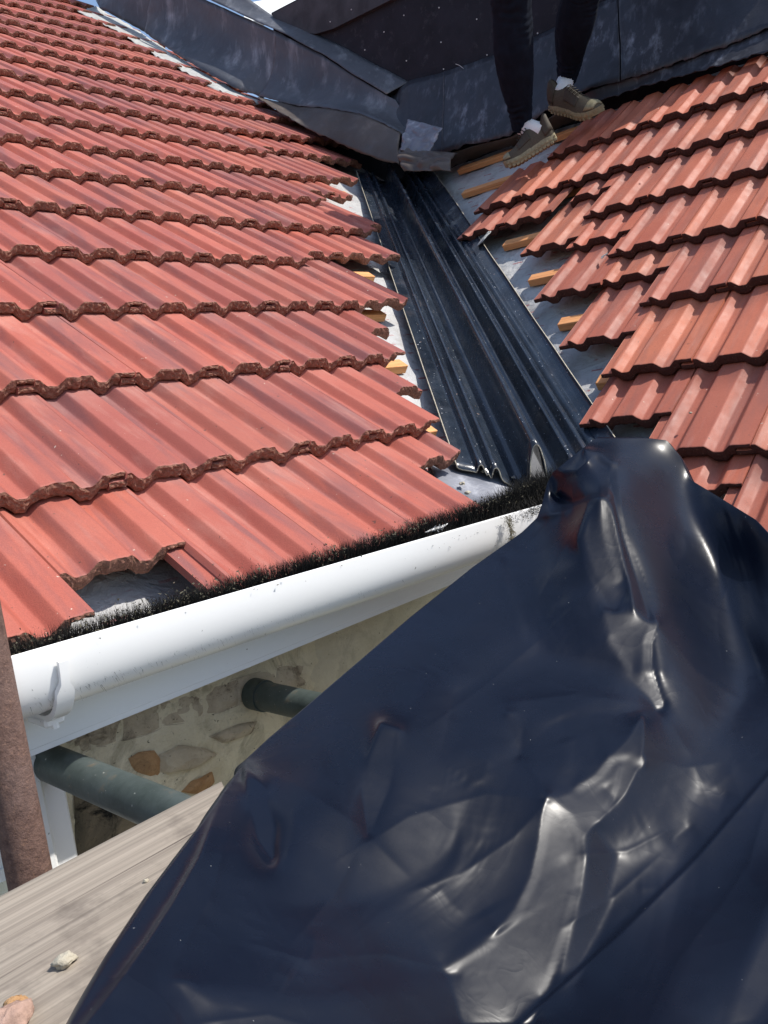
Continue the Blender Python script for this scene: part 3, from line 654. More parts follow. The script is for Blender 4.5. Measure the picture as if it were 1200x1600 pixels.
# gutter brush
def brush():
    root = empty('gutter_brush', (.98, .985, -.32)); mb = MB(); mb.tube([(.14, .966, -.266), (1.62, .966, -.276)], .003, 6); mb.build('wire_core', M_BRISTLE, root)
    V = []; Fc = []; r = np.random.RandomState(3); N_ = 42000
    for i in range(N_):
        x = .14 + 1.48 * r.rand(); th = r.uniform(-.35, PI + .35) if r.rand() < .9 else r.uniform(PI, 2 * PI)
        clump = .5 + .5 * nz((x * 24, th * 1.5, 0)); L = .046 + .012 * r.rand() * clump + (.010 if x > 1.1 else 0) * r.rand() + max(0, x - 1.3) * .16 * r.rand()
        if math.sin(th) < 0: L = min(L, .045)
        d = np.array([r.normal(0, .22) + .12 * nz((x * 9, th, 5)), -math.cos(th) + r.normal(0, .1), math.sin(th) + r.normal(0, .1)]); d /= np.linalg.norm(d)
        c = np.array([x, .966, -.266 - .007 * (x - .14)]); b = c + d * .008
        bend = np.array([r.normal(0, .006), r.normal(0, .004), r.normal(0, .003)]); mid = c + d * L * .6 + bend * .4; tip = c + d * L + bend
        s = np.cross(d, [r.normal(), r.normal(), r.normal()]); s /= np.linalg.norm(s); w2 = .00030 + .0002 * r.rand()
        if tip[1] < .936: tip[1] = .936 + .004 * r.rand()
        n0 = len(V); V += [b - s * w2, b + s * w2, mid + s * w2, mid - s * w2, tip]; Fc += [(n0, n0 + 1, n0 + 2, n0 + 3), (n0 + 3, n0 + 2, n0 + 4)]
    for i in range(5200):
        c = vpt(r.uniform(2.50, 2.72), r.uniform(-.10, .10), r.uniform(.015, .050)); d = np.array([r.normal(0, .5), r.normal(-.2, .5), 1.]); d /= np.linalg.norm(d); L = r.uniform(.02, .05)
        s = np.cross(d, r.normal(0, 1, 3)); s /= np.linalg.norm(s); w2 = .0005; n0 = len(V); mid = c + d * L * .6; tip = c + d * L + r.normal(0, .004, 3)
        V += [c - s * w2, c + s * w2, mid + s * w2, mid - s * w2, tip]; Fc += [(n0, n0 + 1, n0 + 2, n0 + 3), (n0 + 3, n0 + 2, n0 + 4)]
    o = mk('bristles', V, Fc, M_BRISTLE, root); o['kind'] = 'stuff'
    V = []; Fc = []
    for i in range(2600):      # dry moss caught in the bristles
        x = .3 + 1.3 * r.rand()
        if nz((x * 8, 0, 2)) < -.12 and r.rand() < .8: continue
        c = np.array([x, .962 + r.normal(0, .013), -.270 + .036 + r.normal(0, .009)]); rr = .0006 + .0011 * r.rand(); n0 = len(V)
        V += [c + rr * r.normal(0, 1, 3) for _ in range(4)]; Fc += [(n0, n0 + 1, n0 + 2), (n0, n0 + 2, n0 + 3), (n0, n0 + 3, n0 + 1), (n0 + 1, n0 + 3, n0 + 2)]
    mk('moss', V, Fc, M_DIRT, root)['kind'] = 'stuff'
    return tag(root, 'black bristle brush full of moss lying in the white gutter', 'gutter brush')
brush()
# tuft of moss hanging over the lip and a feather
V = []; Fc = []; r = np.random.RandomState(9); c0 = hit(790, 815, (0, 1., 0), .924)
for i in range(420):
    t = r.rand(); c = c0 + np.array([r.normal(0, .005), -.002 - .004 * r.rand() - .006 * math.sin(t * PI), -.062 * t + .012]); d = np.array([r.normal(0, .005), r.normal(0, .003), -.009 * r.rand()]); s = np.array([.0009, 0, .0004]); n0 = len(V)
    V += [c - s, c + s, c + d]; Fc += [(n0, n0 + 1, n0 + 2)]
tag(mk('moss_tuft', V, Fc, M_DIRT), 'brown moss tuft dangling over the gutter lip near the black sheet', 'moss')
mb = MB(); fp = [hit(x, y, (0, 1., 0), .945) for x, y in ((664, 832), (676, 828), (690, 824), (700, 818))]
mb.tube(fp, [.0006, .003, .0035, .0008], 6)
for i in range(14):
    t = i / 13; p = fp[1] * (1 - t) + fp[2] * t; mb.tube([p, p + np.array([.004, -.002, .007 * math.sin(i)])], .0007, 4)
tag(mb.build('feather', M_SOCK), 'small white feather caught in the gutter brush', 'feather')

# ---------------------------------------------------------------- house wall below the eaves
YW = 1.14
def house():
    root = empty('house_wall', (1.05, YW + .15, -Z0)); mb = MB()
    # mortar plane as an uneven grid
    def ws(a, b):
        x = .47 + 1.15 * a; z = -.385 - .75 * b; return np.array([x, YW + .006 * nz((x, z, 0), 9) + .003 * nz((x, z, 3), 40), z])
    v, f = sheet_grid(ws, 0, 1, 0, 1, 90, 60); mb.add(v, [tuple(q) for q in f], 0)
    mb.box((1.045, YW + .16, -3.0), (.575, 0, 0), (0, .15, 0), (0, 0, 2.6), 0)
    mb.box((1.75, -.3, -3.1), (.15, 0, 0), (0, 1.58, 0), (0, 0, 2.5), 0)
    mb.build('wall', [M_MORT], root)
    def lump(pts, d, m, name, seed):
        d = d * 1.2      # a stone set in the wall, outline in wall x, z
        P = [np.array(hit(x, y, (0, 1., 0), YW)) for x, y in pts]; c = sum(P) / len(P); n = 28; ring = []
        Q = P + [P[0]]; out = interp_poly(Q, n + 1)[:-1]; V = []; 
        for s_, dd in ((1.10, .004), (1.0, d * .6), (.93, d), (.6, d * 1.15), (.25, d * 1.2)):
            for i_ in range(n):
                p = c + (out[i_] - c) * (s_ + .05 * nz(out[i_] * 1., 40, seed)); V.append(np.array([p[0], YW + .004 - dd + .003 * nz(p, 60, seed), p[2]]))
        V.append(c + np.array([0, -d * 1.2, 0])); Fc = []
        for k in range(4): Fc += [(k * n + i_, k * n + (i_ + 1) % n, (k + 1) * n + (i_ + 1) % n, (k + 1) * n + i_) for i_ in range(n)]
        Fc += [(4 * n + i_, 4 * n + (i_ + 1) % n, len(V) - 1) for i_ in range(n)]
        mk(name, V, Fc, m, root, smooth=True)
    # band of dark stones under the soffit
    xs = [100, 140, 190, 250, 318, 372, 430, 482]; tops = lambda x: 1140 - .30 * (x - 110); bots = lambda x: 1180 - .30 * (x - 110)
    for i in range(len(xs) - 1):
        a, b = xs[i] + .5, xs[i + 1] - .5; lump([(a, tops(a)), (b, tops(b)), (b, bots(b)), ((a + b) / 2, bots((a + b) / 2) + 2), (a, bots(a) - 6 * (i % 2))], .004, M_STONE, 'stone', i)
    lump([(203, 1186), (218, 1176), (240, 1174), (249, 1186), (247, 1208), (236, 1214), (212, 1206)], .006, M_ORANGE, 'stone', 11)
    lump([(252, 1180), (282, 1166), (318, 1170), (336, 1178), (300, 1200), (255, 1208)], .011, M_STONE, 'stone', 12)
    lump([(285, 1236), (300, 1220), (318, 1214), (330, 1206), (334, 1222), (310, 1240)], .009, M_ORANGE, 'stone', 13)
    lump([(330, 1150), (372, 1132), (398, 1128), (392, 1146), (350, 1160)], .008, M_STONE, 'stone', 14)
    lump([(118, 1228), (170, 1250), (215, 1285), (190, 1330), (124, 1345)], .012, M_MOULD, 'stone', 15)
    lump([(485, 1000), (560, 965), (660, 925), (760, 880), (760, 1100), (640, 1160), (500, 1130)], .006, M_RENDER, 'plaster_patch', 16)
    return tag(root, 'stained stone and mortar house wall under the gutter', 'wall')
house()
# white corner pipe and boxed downpipe
mb = MB(); mb.box((.462, 1.112, -.80), (.017, 0, 0), (0, .010, 0), (0, 0, .40), bev=.003); mb.box((.432, 1.105, -.655), (.014, 0, 0), (0, .016, 0), (0, 0, .25), bev=.004); mb.box((.432, 1.105, -1.06), (.014, 0, 0), (0, .016, 0), (0, 0, .15), bev=.004)
tag(mb.build('corner_board', M_PVC), 'white plastic corner boards between the rusty pole and the wall', 'corner board')
mb = MB(); c = hit(-8, 1330, (0, 1., 0), 1.25); mb.tube([(c[0], 1.25, -.42), (c[0], 1.25, c[2] - .012)], .034, 20); mb.tube([(c[0], 1.25, c[2] - .012), (c[0], 1.25, c[2] - .030)], .040, 20)
tag(mb.build('downpipe', M_PVC, smooth=False), 'white downpipe at the photo\'s left edge behind the rusty pole', 'downpipe')

# ---------------------------------------------------------------- scaffold
mb = MB(); c = hit(398, 1084, (0, 1., 0), YW - .006)
def stube(c, y1, lab, name='scaffold_tube'):
    mb = MB(); ys = np.linspace(c[1], y1, 20); r0 = .0242
    pts = [(c[0], y, c[2]) for y in ys]; mb.tube(pts, r0, 30)
    o = mb.build(name, M_TUBE); smooth_angle(o, 40); return tag(o, lab, 'scaffold tube', 'green-grey scaffold tubes')
stube(c, .80, 'dark green scaffold tube butting the wall and vanishing under the black sheet')
mb = MB(); mb.tube([(c[0], YW - .004, c[2]), (c[0], YW - .034, c[2])], .0268, 30); o = mb.build('tube_cap', M_TUBE); smooth_angle(o, 40); tag(o, 'dirty dark end cap where the farther tube meets the wall', 'end cap')
c = hit(74, 1190, (0, 1., 0), 1.10); c2 = at(245, 1250, 1.0)
stube(np.array([c[0], 1.10, c[2]]), .62, 'dark green scaffold tube passing beneath the grey plank')
p = at(3, 1150, 1.05); V = []
mb = MB(); mb.tube([(p[0], p[1], z) for z in np.linspace(-4.5, 1.6, 60)], .0242, 36); o = mb.build('scaffold_pole', M_RUST); smooth_angle(o, 40)
tag(o, 'rusty brown upright scaffold pole at the left edge of the picture', 'scaffold pole')
def plank():
    nx, ny = 120, 26; x0, x1, y0, y1, zt = -.25, .50, .540, .762, -.392; V = []; Fc = []
    def pt(i, k):
        x = x0 + (x1 - x0) * i / (nx - 1)
        ring = [(y0, zt - .038), (y0, zt - .004), (y0 + .004, zt)] + [(y0 + .004 + (y1 - y0 - .008) * q / (ny - 7), zt + .0012 * nz((x * 2, q * 1.3, 0)) - .0010 * abs(nz((x * 1.5, q * 3.7, 2)))) for q in range(1, ny - 7)] + [(y1 - .004, zt), (y1, zt - .004), (y1, zt - .038)]
        return ring
    rings = [pt(i, 0) for i in range(nx)]; n = len(rings[0])
    for i in range(nx):
        x = x0 + (x1 - x0) * i / (nx - 1)
        for k, (y, z) in enumerate(rings[i]): V.append((x - (y1 - y) * .5 * i / (nx - 1), y + .0015 * nz((x * 5, 0, k > n / 2)), z))
    Fc = [(i * n + k, (i + 1) * n + k, (i + 1) * n + (k + 1) % n, i * n + (k + 1) % n) for i in range(nx - 1) for k in range(n)]
    Fc += [tuple(range(n)), tuple((nx - 1) * n + k for k in range(n))[::-1]]
    o = mk('scaffold_plank', V, Fc, M_PLANK); smooth_angle(o, 50); tag(o, 'weathered grey timber scaffold plank lying under the black sheet', 'scaffold plank')
plank()
def lumpobj(name, c, r0, flat, mat, lab, cat, seed=0):
    V = []; n, m_ = 18, 12
    for a in range(m_ + 1):
        for b in range(n):
            ph = a / m_ * PI; th = b / n * 2 * PI; d = np.array([math.cos(th) * math.sin(ph), math.sin(th) * math.sin(ph), math.cos(ph)])
            rr = r0 * (1 + .45 * nz(d, 1.6, seed) + .15 * nz(d, 5, seed)); V.append(c + d * rr * np.array([1.0, .8, flat]))
    Fc = [(a * n + b, a * n + (b + 1) % n, (a + 1) * n + (b + 1) % n, (a + 1) * n + b) for a in range(m_) for b in range(n)]
    tag(mk(name, V, Fc[::-1], mat, smooth=True), lab, cat)
c = hit(102, 1500, (0, 0, 1.), -.388); lumpobj('mortar_lump', c, .0085, .5, M_PALE, 'pale dried mortar lump stuck on the grey plank', 'debris', 1)
c = hit(20, 1590, (0, 0, 1.), -.384); lumpobj('rubble_chunk', c, .013, .7, M_RUBBLE, 'pinkish rubble chunk at the bottom left corner on the plank', 'debris', 4)
c = hit(22, 1572, (0, 0, 1.), -.386); lumpobj('rubble_chunk', c, .009, .5, M_ORANGE, 'small reddish tile crumb behind the pink rubble on the plank', 'debris', 6)
c = hit(228, 1376, (0, 0, 1.), -.3905); lumpobj('mortar_crumb', c, .0024, .6, M_PALE, 'tiny pale crumb mid-way along the grey plank', 'debris', 8)

# ---------------------------------------------------------------- black polythene sheet
def tarp():
    LB = np.array([(935, 683), (928, 687), (893, 714), (864, 738), (855, 755), (847, 787), (839, 809), (815, 832), (740, 885), (640, 965), (500, 1085), (420, 1153), (380, 1190), (352, 1236), (312, 1292), (240, 1390), (180, 1482), (110, 1600), (30, 1730)], float)
    RB = np.array([(1000, 683), (1042, 688), (1061, 711), (1078, 749), (1124, 777), (1181, 812), (1235, 870), (1330, 1000), (1350, 1100), (1350, 1730)], float)
    ctl = [(935, 683, 1.56), (1000, 683, 1.60), (1042, 688, 1.60), (1078, 749, 1.58), (1124, 777, 1.50), (1181, 812, 1.42), (1330, 1000, 1.22), (1350, 1340, .97), (1350, 1730, .76),
           (893, 714, 1.50), (855, 760, 1.48), (839, 809, 1.44), (740, 885, 1.30), (640, 965, 1.19), (500, 1085, 1.03), (380, 1190, .925), (312, 1292, .80), (240, 1390, .735), (180, 1482, .68), (110, 1600, .625), (30, 1730, .57),
           (930, 740, 1.46), (960, 800, 1.375), (985, 900, 1.24), (1020, 1000, 1.155), (1028, 1100, 1.10), (870, 830, 1.385), (900, 770, 1.455), (1120, 900, 1.39), (1200, 1000, 1.25), (1130, 1080, 1.18), (800, 950, 1.20), (700, 1100, 1.00), (600, 1200, .895), (850, 1110, 1.04), (480, 1250, .835), (400, 1330, .775),
           (860, 1250, .945), (700, 1300, .865), (560, 1400, .785), (900, 1400, .875), (1050, 1250, 1.00), (1200, 1200, 1.06), (1100, 1400, .91), (1200, 1500, .84), (850, 1540, .79), (960, 1480, .83), (700, 1530, .765), (450, 1530, .685), (300, 1560, .645), (650, 1700, .645), (950, 1700, .70)]
    ctl = np.array(ctl, float); P = ctl[:, :2] / 500.; D = np.log(ctl[:, 2])
    def phi(r): return np.where(r > 1e-9, r * r * np.log(np.maximum(r, 1e-9)), 0)
    n = len(P); A = np.zeros((n + 3, n + 3)); rr = np.linalg.norm(P[:, None] - P[None], axis=-1); A[:n, :n] = phi(rr) + np.eye(n) * .002
    A[:n, n] = 1; A[:n, n + 1:] = P; A[n, :n] = 1; A[n + 1:, :n] = P.T; W = np.linalg.solve(A, np.concatenate([D, [0, 0, 0]]))
    NR_, NC_ = 400, 400; ys = np.concatenate([np.linspace(683, 860, 75)[:-1], np.linspace(860, 1730, NR_ - 74)])
    xl = np.interp(ys, LB[:, 1], LB[:, 0]); xr_ = np.interp(ys, RB[:, 1], RB[:, 0]); t = np.linspace(0, 1, NC_)
    Xg = xl[:, None] + (xr_ - xl)[:, None] * t[None]; Yg = np.repeat(ys[:, None], NC_, 1)
    Q = np.stack([Xg, Yg], -1).reshape(-1, 2) / 500.
    XY = Q * 500.
    disp = np.zeros(len(Q))
    def pdist(poly):
        """distance, side (> 0: left of the travel direction) and windowed position along a fold line."""
        poly = np.array(poly, float); best = np.full(len(Q), 1e9); side = np.zeros(len(Q)); n_ = len(poly)
        dirs = [(poly[k + 1] - poly[k]) / np.linalg.norm(poly[k + 1] - poly[k]) for k in range(n_ - 1)]
        for k in range(n_ - 1):
            a, b = poly[k], poly[k + 1]; ab = b - a; L2 = ab @ ab; s = ((XY - a) @ ab) / L2; sc = np.clip(s, 0, 1); d = np.linalg.norm(XY - a - sc[:, None] * ab, axis=1)
            d0 = dirs[k] + (dirs[k - 1] if k > 0 else 0); d1 = dirs[k] + (dirs[k + 1] if k < n_ - 2 else 0)
            cr = ab[0] * (XY[:, 1] - a[1]) - ab[1] * (XY[:, 0] - a[0])
            cr = np.where(s < 0, d0[0] * (XY[:, 1] - a[1]) - d0[1] * (XY[:, 0] - a[0]), np.where(s > 1, d1[0] * (XY[:, 1] - b[1]) - d1[1] * (XY[:, 0] - b[0]), cr))
            m = d < best; best = np.where(m, d, best); side = np.where(m, cr, side)
        ab = poly[-1] - poly[0]; u = ((XY - poly[0]) @ ab) / (ab @ ab)
        return best, side, u
    def sstep(a, b, x): t_ = np.clip((x - a) / (b - a), 0, 1); return t_ * t_ * (3 - 2 * t_)
    def crease(poly, amp, wl, wr, rnd=4., pw=1.):
        """fold line: raised by amp (fraction of the distance), falling off over wl px to its left and wr px to its right."""
        best, side, u = pdist(poly); ww = np.where(side > 0, wl, wr); d = np.sqrt(best ** 2 + rnd ** 2) - rnd
        return amp * sstep(-.12, .22, u) * (1 - sstep(.78, 1.12, u)) * np.exp(-(d / ww) ** pw)
    def band(L1, L2, amp, wl, rnd=4., foot=0., tp=.18):
        """a facet falling from the crest L1 to its foot L2; behind the crest it fades over wl px."""
        d1, s1, t1 = pdist(L1); d2, s2, t2 = pdist(L2)
        inside = (s1 < 0) & (s2 > 0); beyond = (s1 < 0) & (s2 <= 0)
        r = np.where(inside, d2 / (d1 + d2 + 1e-9), np.where(beyond, 0, np.exp(-(np.sqrt(d1 ** 2 + rnd ** 2) - rnd) / wl)))
        if foot: r = r - foot * np.exp(-d2 / 30.)
        return amp * r * sstep(-.02, tp, t1) * (1 - sstep(1 - tp, 1.02, t1))
    C = lambda *a, **k: crease(*a, **k)
    disp += C([(352, 1236), (336, 1275), (312, 1340), (272, 1410), (232, 1472), (180, 1545), (120, 1620), (60, 1710)], .016, 8, 46, 2)
    disp += C([(864, 738), (900, 735), (928, 712)], .012, 14, 22, 2)
    disp -= C([(862, 775), (895, 785), (932, 772)], .022, 20, 9, 2)
    disp += C([(839, 809), (880, 800), (930, 775)], .012, 8, 18, 2)
    disp += C([(1260, 1150), (1200, 1212), (1090, 1340), (960, 1468), (880, 1540), (810, 1602), (740, 1680)], .005, 3, 30, 1.)
    # taut, sharp creases radiating from the points where the sheet is pulled
    for pl, am, wl_, wr_ in (([(932, 712), (880, 790), (800, 880), (700, 985)], .0050, 10, 26), ([(934, 760), (880, 860), (830, 960)], .0035, 8, 18), ([(945, 900), (860, 985), (760, 1070), (650, 1150)], .0050, 10, 30),
                             ([(1029, 1103), (900, 1085), (780, 1100)], .0050, 8, 26), ([(1029, 1103), (1080, 1180), (1110, 1260)], .0045, 10, 20), ([(1022, 972), (1090, 1050), (1180, 1110)], .0045, 16, 8),
                             ([(858, 1250), (760, 1240), (640, 1275), (520, 1350)], .0055, 9, 28), ([(858, 1250), (800, 1310), (720, 1365), (620, 1400)], .0045, 9, 22), ([(380, 1190), (470, 1230), (560, 1290), (640, 1370)], .0045, 24, 8),
                             ([(380, 1190), (360, 1290), (330, 1400), (270, 1510)], .0045, 22, 8), ([(906, 1335), (980, 1330), (1060, 1290)], .0050, 18, 7), ([(880, 1450), (960, 1400), (1040, 1330)], .0040, 14, 7),
                             ([(700, 1515), (600, 1490), (480, 1500), (380, 1470)], .0045, 22, 8), ([(1000, 1180), (1070, 1200), (1130, 1190)], .0045, 16, 7), ([(574, 1300), (520, 1400), (450, 1480)], .0040, 8, 22), ([(812, 1178), (840, 1215), (858, 1250)], .0050, 8, 14),
                             ([(1120, 1420), (1060, 1500), (1010, 1600)], .0045, 8, 24), ([(1200, 1250), (1170, 1350), (1110, 1440)], .0045, 8, 22), ([(300, 1600), (420, 1585), (540, 1620)], .0045, 20, 8), ([(1150, 880), (1120, 960), (1130, 1050)], .0045, 18, 8)):
        disp += C(pl, am * .34, wl_, wr_, 1.)
    # gentle random puckers
    rs = np.random.RandomState(5)
    for i in range(46):
        x, y = rs.uniform(350, 1250), rs.uniform(820, 1680); a = rs.uniform(0, PI); L = rs.uniform(20, 75)
        disp += C([(x, y), (x + math.cos(a) * L * .6 + rs.uniform(-8, 8), y + math.sin(a) * L * .6), (x + math.cos(a) * L, y + math.sin(a) * L)], rs.uniform(-.0018, .0022), rs.uniform(8, 26), rs.uniform(8, 26), 3)
    # --- facets: solve for the depth whose slopes shape each fold to catch or lose the sun's glint
    st_ = 3.; gx = np.arange(-10, 1390, st_); gy = np.arange(660, 1745, st_); GX_, GY_ = np.meshgrid(gx, gy); q0 = np.stack([GX_.ravel(), GY_.ravel()], 1) / 500.; rho = np.zeros(len(q0))
    for i in range(0, len(q0), 20000):
        q = q0[i:i + 20000]; rho[i:i + 20000] = phi(np.linalg.norm(q[:, None] - P[None], axis=-1)) @ W[:n] + W[n] + q @ W[n + 1:]
    rx, ry = (GX_ - 600) / F, (800 - GY_) / F; rl = np.sqrt(rx ** 2 + ry ** 2 + 1)
    rho = rho.reshape(GX_.shape) - np.log(rl); r0 = rho.copy()
    vc = -np.stack([rx, ry, -np.ones_like(rx)], -1) / rl[..., None]; hc = vc + M @ SUN; hc /= np.linalg.norm(hc, axis=-1, keepdims=True)
    def inpoly(poly, soft=3.):
        poly = np.array(poly, float); n2 = len(poly); ins = np.zeros(GX_.shape, bool); dm = np.full(GX_.shape, 1e9)
        for k in range(n2):
            a, b = poly[k], poly[(k + 1) % n2]
            if abs(b[1] - a[1]) > 1e-6:
                c = ((a[1] > GY_) != (b[1] > GY_)) & (GX_ < (b[0] - a[0]) * (GY_ - a[1]) / (b[1] - a[1]) + a[0]); ins ^= c
            ab = b - a; s = np.clip(((GX_ - a[0]) * ab[0] + (GY_ - a[1]) * ab[1]) / (ab @ ab), 0, 1); dm = np.minimum(dm, np.hypot(GX_ - a[0] - s * ab[0], GY_ - a[1] - s * ab[1]))
        return np.clip(.5 + np.where(ins, dm, -dm) / (2 * soft), 0, 1)
    def strip(poly, wd, soft=3.):
        poly = np.array(poly, float); dm = np.full(GX_.shape, 1e9)
        for k in range(len(poly) - 1):
            a, b = poly[k], poly[k + 1]; ab = b - a; s = np.clip(((GX_ - a[0]) * ab[0] + (GY_ - a[1]) * ab[1]) / (ab @ ab), 0, 1); dm = np.minimum(dm, np.hypot(GX_ - a[0] - s * ab[0], GY_ - a[1] - s * ab[1]))
        return np.clip(.5 + (wd - dm) / (2 * soft), 0, 1)
    tx = np.zeros(GX_.shape); ty = np.zeros(GX_.shape); tx[:, :-1] = np.diff(rho, axis=1) / st_; ty[:-1] = np.diff(rho, axis=0) / st_
    tx[:, -1] = tx[:, -2]; ty[-1] = ty[-2]; wt = np.full(GX_.shape, .07)
    def want(mask, off, wgt=1.5):
        """where mask: the surface normal is the sun's mirror direction turned by off (right, up, towards the eye)."""
        nonlocal tx, ty, wt
        nn_ = hc + np.array(off); nn_ /= np.linalg.norm(nn_, axis=-1, keepdims=True); dn = nn_[..., 0] * rx + nn_[..., 1] * ry - nn_[..., 2]
        dn = np.where(np.abs(dn) < .12, np.sign(dn) * .12, dn); gx_ = -(nn_[..., 0] / F) / dn; gy_ = (nn_[..., 1] / F) / dn
        tx = tx * (1 - mask) + gx_ * mask; ty = ty * (1 - mask) + gy_ * mask; wt = wt * (1 - mask) + wgt * mask
    want(inpoly([(1045, 780), (1085, 860), (1115, 960), (1170, 1060), (1110, 1110), (1060, 1090), (1046, 960), (1020, 860), (1000, 780)], 30), (.36, -.05, -.30), .35)
    want(inpoly([(800, 1172), (850, 1125), (930, 1100), (1026, 1100), (960, 1045), (850, 1030), (720, 1090), (700, 1180)], 14), (-.22, .12, -.42), .6)
    want(inpoly([(300, 1548), (480, 1562), (610, 1545), (700, 1515), (770, 1475), (800, 1500), (720, 1600), (500, 1640), (300, 1625)], 20), (-.08, .03, -.20), .6)
    want(inpoly([(858, 1250), (850, 1310), (838, 1370), (812, 1425), (775, 1470), (700, 1515), (720, 1600), (830, 1600), (848, 1550), (862, 1510), (880, 1455), (897, 1395), (906, 1345), (904, 1312), (888, 1278)], 2.5), (-.075, .02, -.055))
    want(strip([(856, 1262), (848, 1320), (836, 1372), (810, 1424), (770, 1472), (700, 1515)], 6, 4), (-.02, 0, -.02), 6.)
    want(inpoly([(890, 1276), (912, 1312), (914, 1345), (905, 1400), (888, 1460), (868, 1520), (900, 1530), (950, 1420), (960, 1340), (930, 1290)], 8), (.26, -.04, -.22), .6)
    want(inpoly([(1003, 1118), (985, 1150), (956, 1182), (935, 1214), (905, 1232), (860, 1250), (888, 1278), (906, 1312), (950, 1265), (975, 1240), (999, 1190), (1003, 1160)], 2.5), (-.10, .03, -.11))
    want(strip([(905, 1232), (935, 1214), (956, 1186), (985, 1180), (998, 1190)], 6, 4), (0, 0, -.02), 2.)
    want(strip([(858, 1250), (886, 1276), (903, 1308), (907, 1345), (899, 1395), (882, 1455), (862, 1512), (848, 1552)], 6.5, 2.5), (0, 0, 0), 8.)
    want(strip([(968, 1200), (962, 1230), (948, 1262)], 4, 3), (.02, 0, 0), 2.)
    want(inpoly([(925, 780), (945, 780), (968, 850), (976, 920), (958, 948), (925, 900), (905, 840)], 6), (-.12, .02, -.10))
    want(strip([(937, 785), (944, 825), (954, 870), (966, 905)], 6, 3), (0, 0, 0), 7.)
    want(inpoly([(950, 772), (962, 792), (986, 880), (1018, 966), (992, 955), (980, 905), (966, 840)], 3), (.45, -.15, -.25), 1.5)
    want(inpoly([(940, 955), (990, 958), (1020, 975), (1008, 1010), (1008, 1035), (1018, 1070), (1028, 1103), (985, 1052), (953, 1000)], 2.5), (-.11, .0, -.14))
    want(strip([(953, 995), (985, 1050), (1026, 1100)], 4.5, 4), (.0, 0, -.04), 2.)
    want(strip([(1021, 975), (1009, 1005), (1008, 1038), (1018, 1072), (1028, 1102)], 5.5, 2.5), (0, 0, 0), 8.)
    want(strip([(918, 706), (934, 712), (946, 722), (957, 727)], 4, 3), (0, 0, 0), 3.)
    want(strip([(955, 730), (960, 760), (966, 800), (974, 838), (984, 868), (996, 900), (1010, 945), (1021, 970)], 3, 2.5), (.02, 0, 0), 3.)
    want(inpoly([(1215, 1400), (1270, 1380), (1240, 1500), (1185, 1600), (1130, 1610), (1160, 1520)], 12), (-.08, .02, -.08), .5)
    want(inpoly([(788, 1112), (802, 1112), (815, 1140), (811, 1178), (803, 1150)], 2), (-.06, .0, -.13), 3.)
    want(inpoly([(596, 1130), (620, 1140), (604, 1230), (575, 1300), (568, 1240), (578, 1180)], 4), (-.07, .0, -.17), 2.5)
    want(inpoly([(382, 1196), (405, 1225), (426, 1290), (424, 1342), (402, 1310), (390, 1250)], 3), (-.06, .0, -.17), 2.5)
    want(inpoly([(270, 1532), (292, 1532), (330, 1565), (352, 1620), (325, 1620), (300, 1570)], 5), (-.02, .0, -.12), 1.)
    def AtA(u):
        gx_ = np.zeros_like(u); gy_ = np.zeros_like(u); gx_[:, :-1] = np.diff(u, axis=1) / st_; gy_[:-1] = np.diff(u, axis=0) / st_; return DT(wt * gx_, wt * gy_) + lam * u
    def DT(a, b):
        o_ = np.zeros_like(a); o_[:, :-1] -= a[:, :-1] / st_; o_[:, 1:] += a[:, :-1] / st_; o_[:-1] -= b[:-1] / st_; o_[1:] += b[:-1] / st_; return o_
    ex = np.interp(GY_, LB[:, 1], LB[:, 0]); er = np.interp(GY_, RB[:, 1], RB[:, 0])
    lam = 1.0e-6 + 4e-3 * np.exp(-(np.abs(GX_ - ex) / 16) ** 2) + 2e-3 * np.exp(-(np.abs(GX_ - er) / 16) ** 2)
    lam = lam + 2.5e-4 * inpoly([(380, 1190), (520, 1090), (640, 1080), (650, 1200), (620, 1290), (500, 1400), (380, 1480), (240, 1600), (60, 1740), (0, 1740), (240, 1390)], 40)
    bb = DT(wt * tx, wt * ty) + lam * r0; u = r0.copy(); rs_ = bb - AtA(u); p_ = rs_.copy(); rr_ = (rs_ * rs_).sum()
    for it in range(700):
        Ap = AtA(p_); al_ = rr_ / (p_ * Ap).sum(); u += al_ * p_; rs_ -= al_ * Ap; r2 = (rs_ * rs_).sum(); p_ = rs_ + (r2 / rr_) * p_; rr_ = r2
        if r2 < 1e-16: break
    fx = (XY[:, 0] - gx[0]) / st_; fy = (XY[:, 1] - gy[0]) / st_; ix = np.clip(fx.astype(int), 0, len(gx) - 2); iy = np.clip(fy.astype(int), 0, len(gy) - 2); fx -= ix; fy -= iy
    lz = u[iy, ix] * (1 - fx) * (1 - fy) + u[iy, ix + 1] * fx * (1 - fy) + u[iy + 1, ix] * (1 - fx) * fy + u[iy + 1, ix + 1] * fx * fy
    Zd = np.exp(lz) * (1 - disp)
    rays = np.stack([(XY[:, 0] - 600) / F, (800 - XY[:, 1]) / F, -np.ones(len(XY))], 1) @ M
    Wd = (rays * Zd[:, None]).reshape(len(ys), NC_, 3)
    # the sheet turns down beyond both edges
    cols = []; nd = 7; yl = ys
    dl = np.where(yl > 1190, .012, np.where(yl > 828, .10, .10)); dr = np.full(len(yl), .05)
    tg = Wd[:, 0] - Wd[:, 6]; tg /= np.linalg.norm(tg, axis=1)[:, None]
    for k in range(nd, 0, -1):
        q = k / nd; cols.append(Wd[:, 0] + tg * (.010 * math.sin(q * PI / 2)) + np.stack([0 * dl, 0 * dl, -dl * q ** 1.3], 1))
    left = np.stack(cols, 1); cols = []
    tg = Wd[:, -1] - Wd[:, -7]; tg /= np.linalg.norm(tg, axis=1)[:, None]
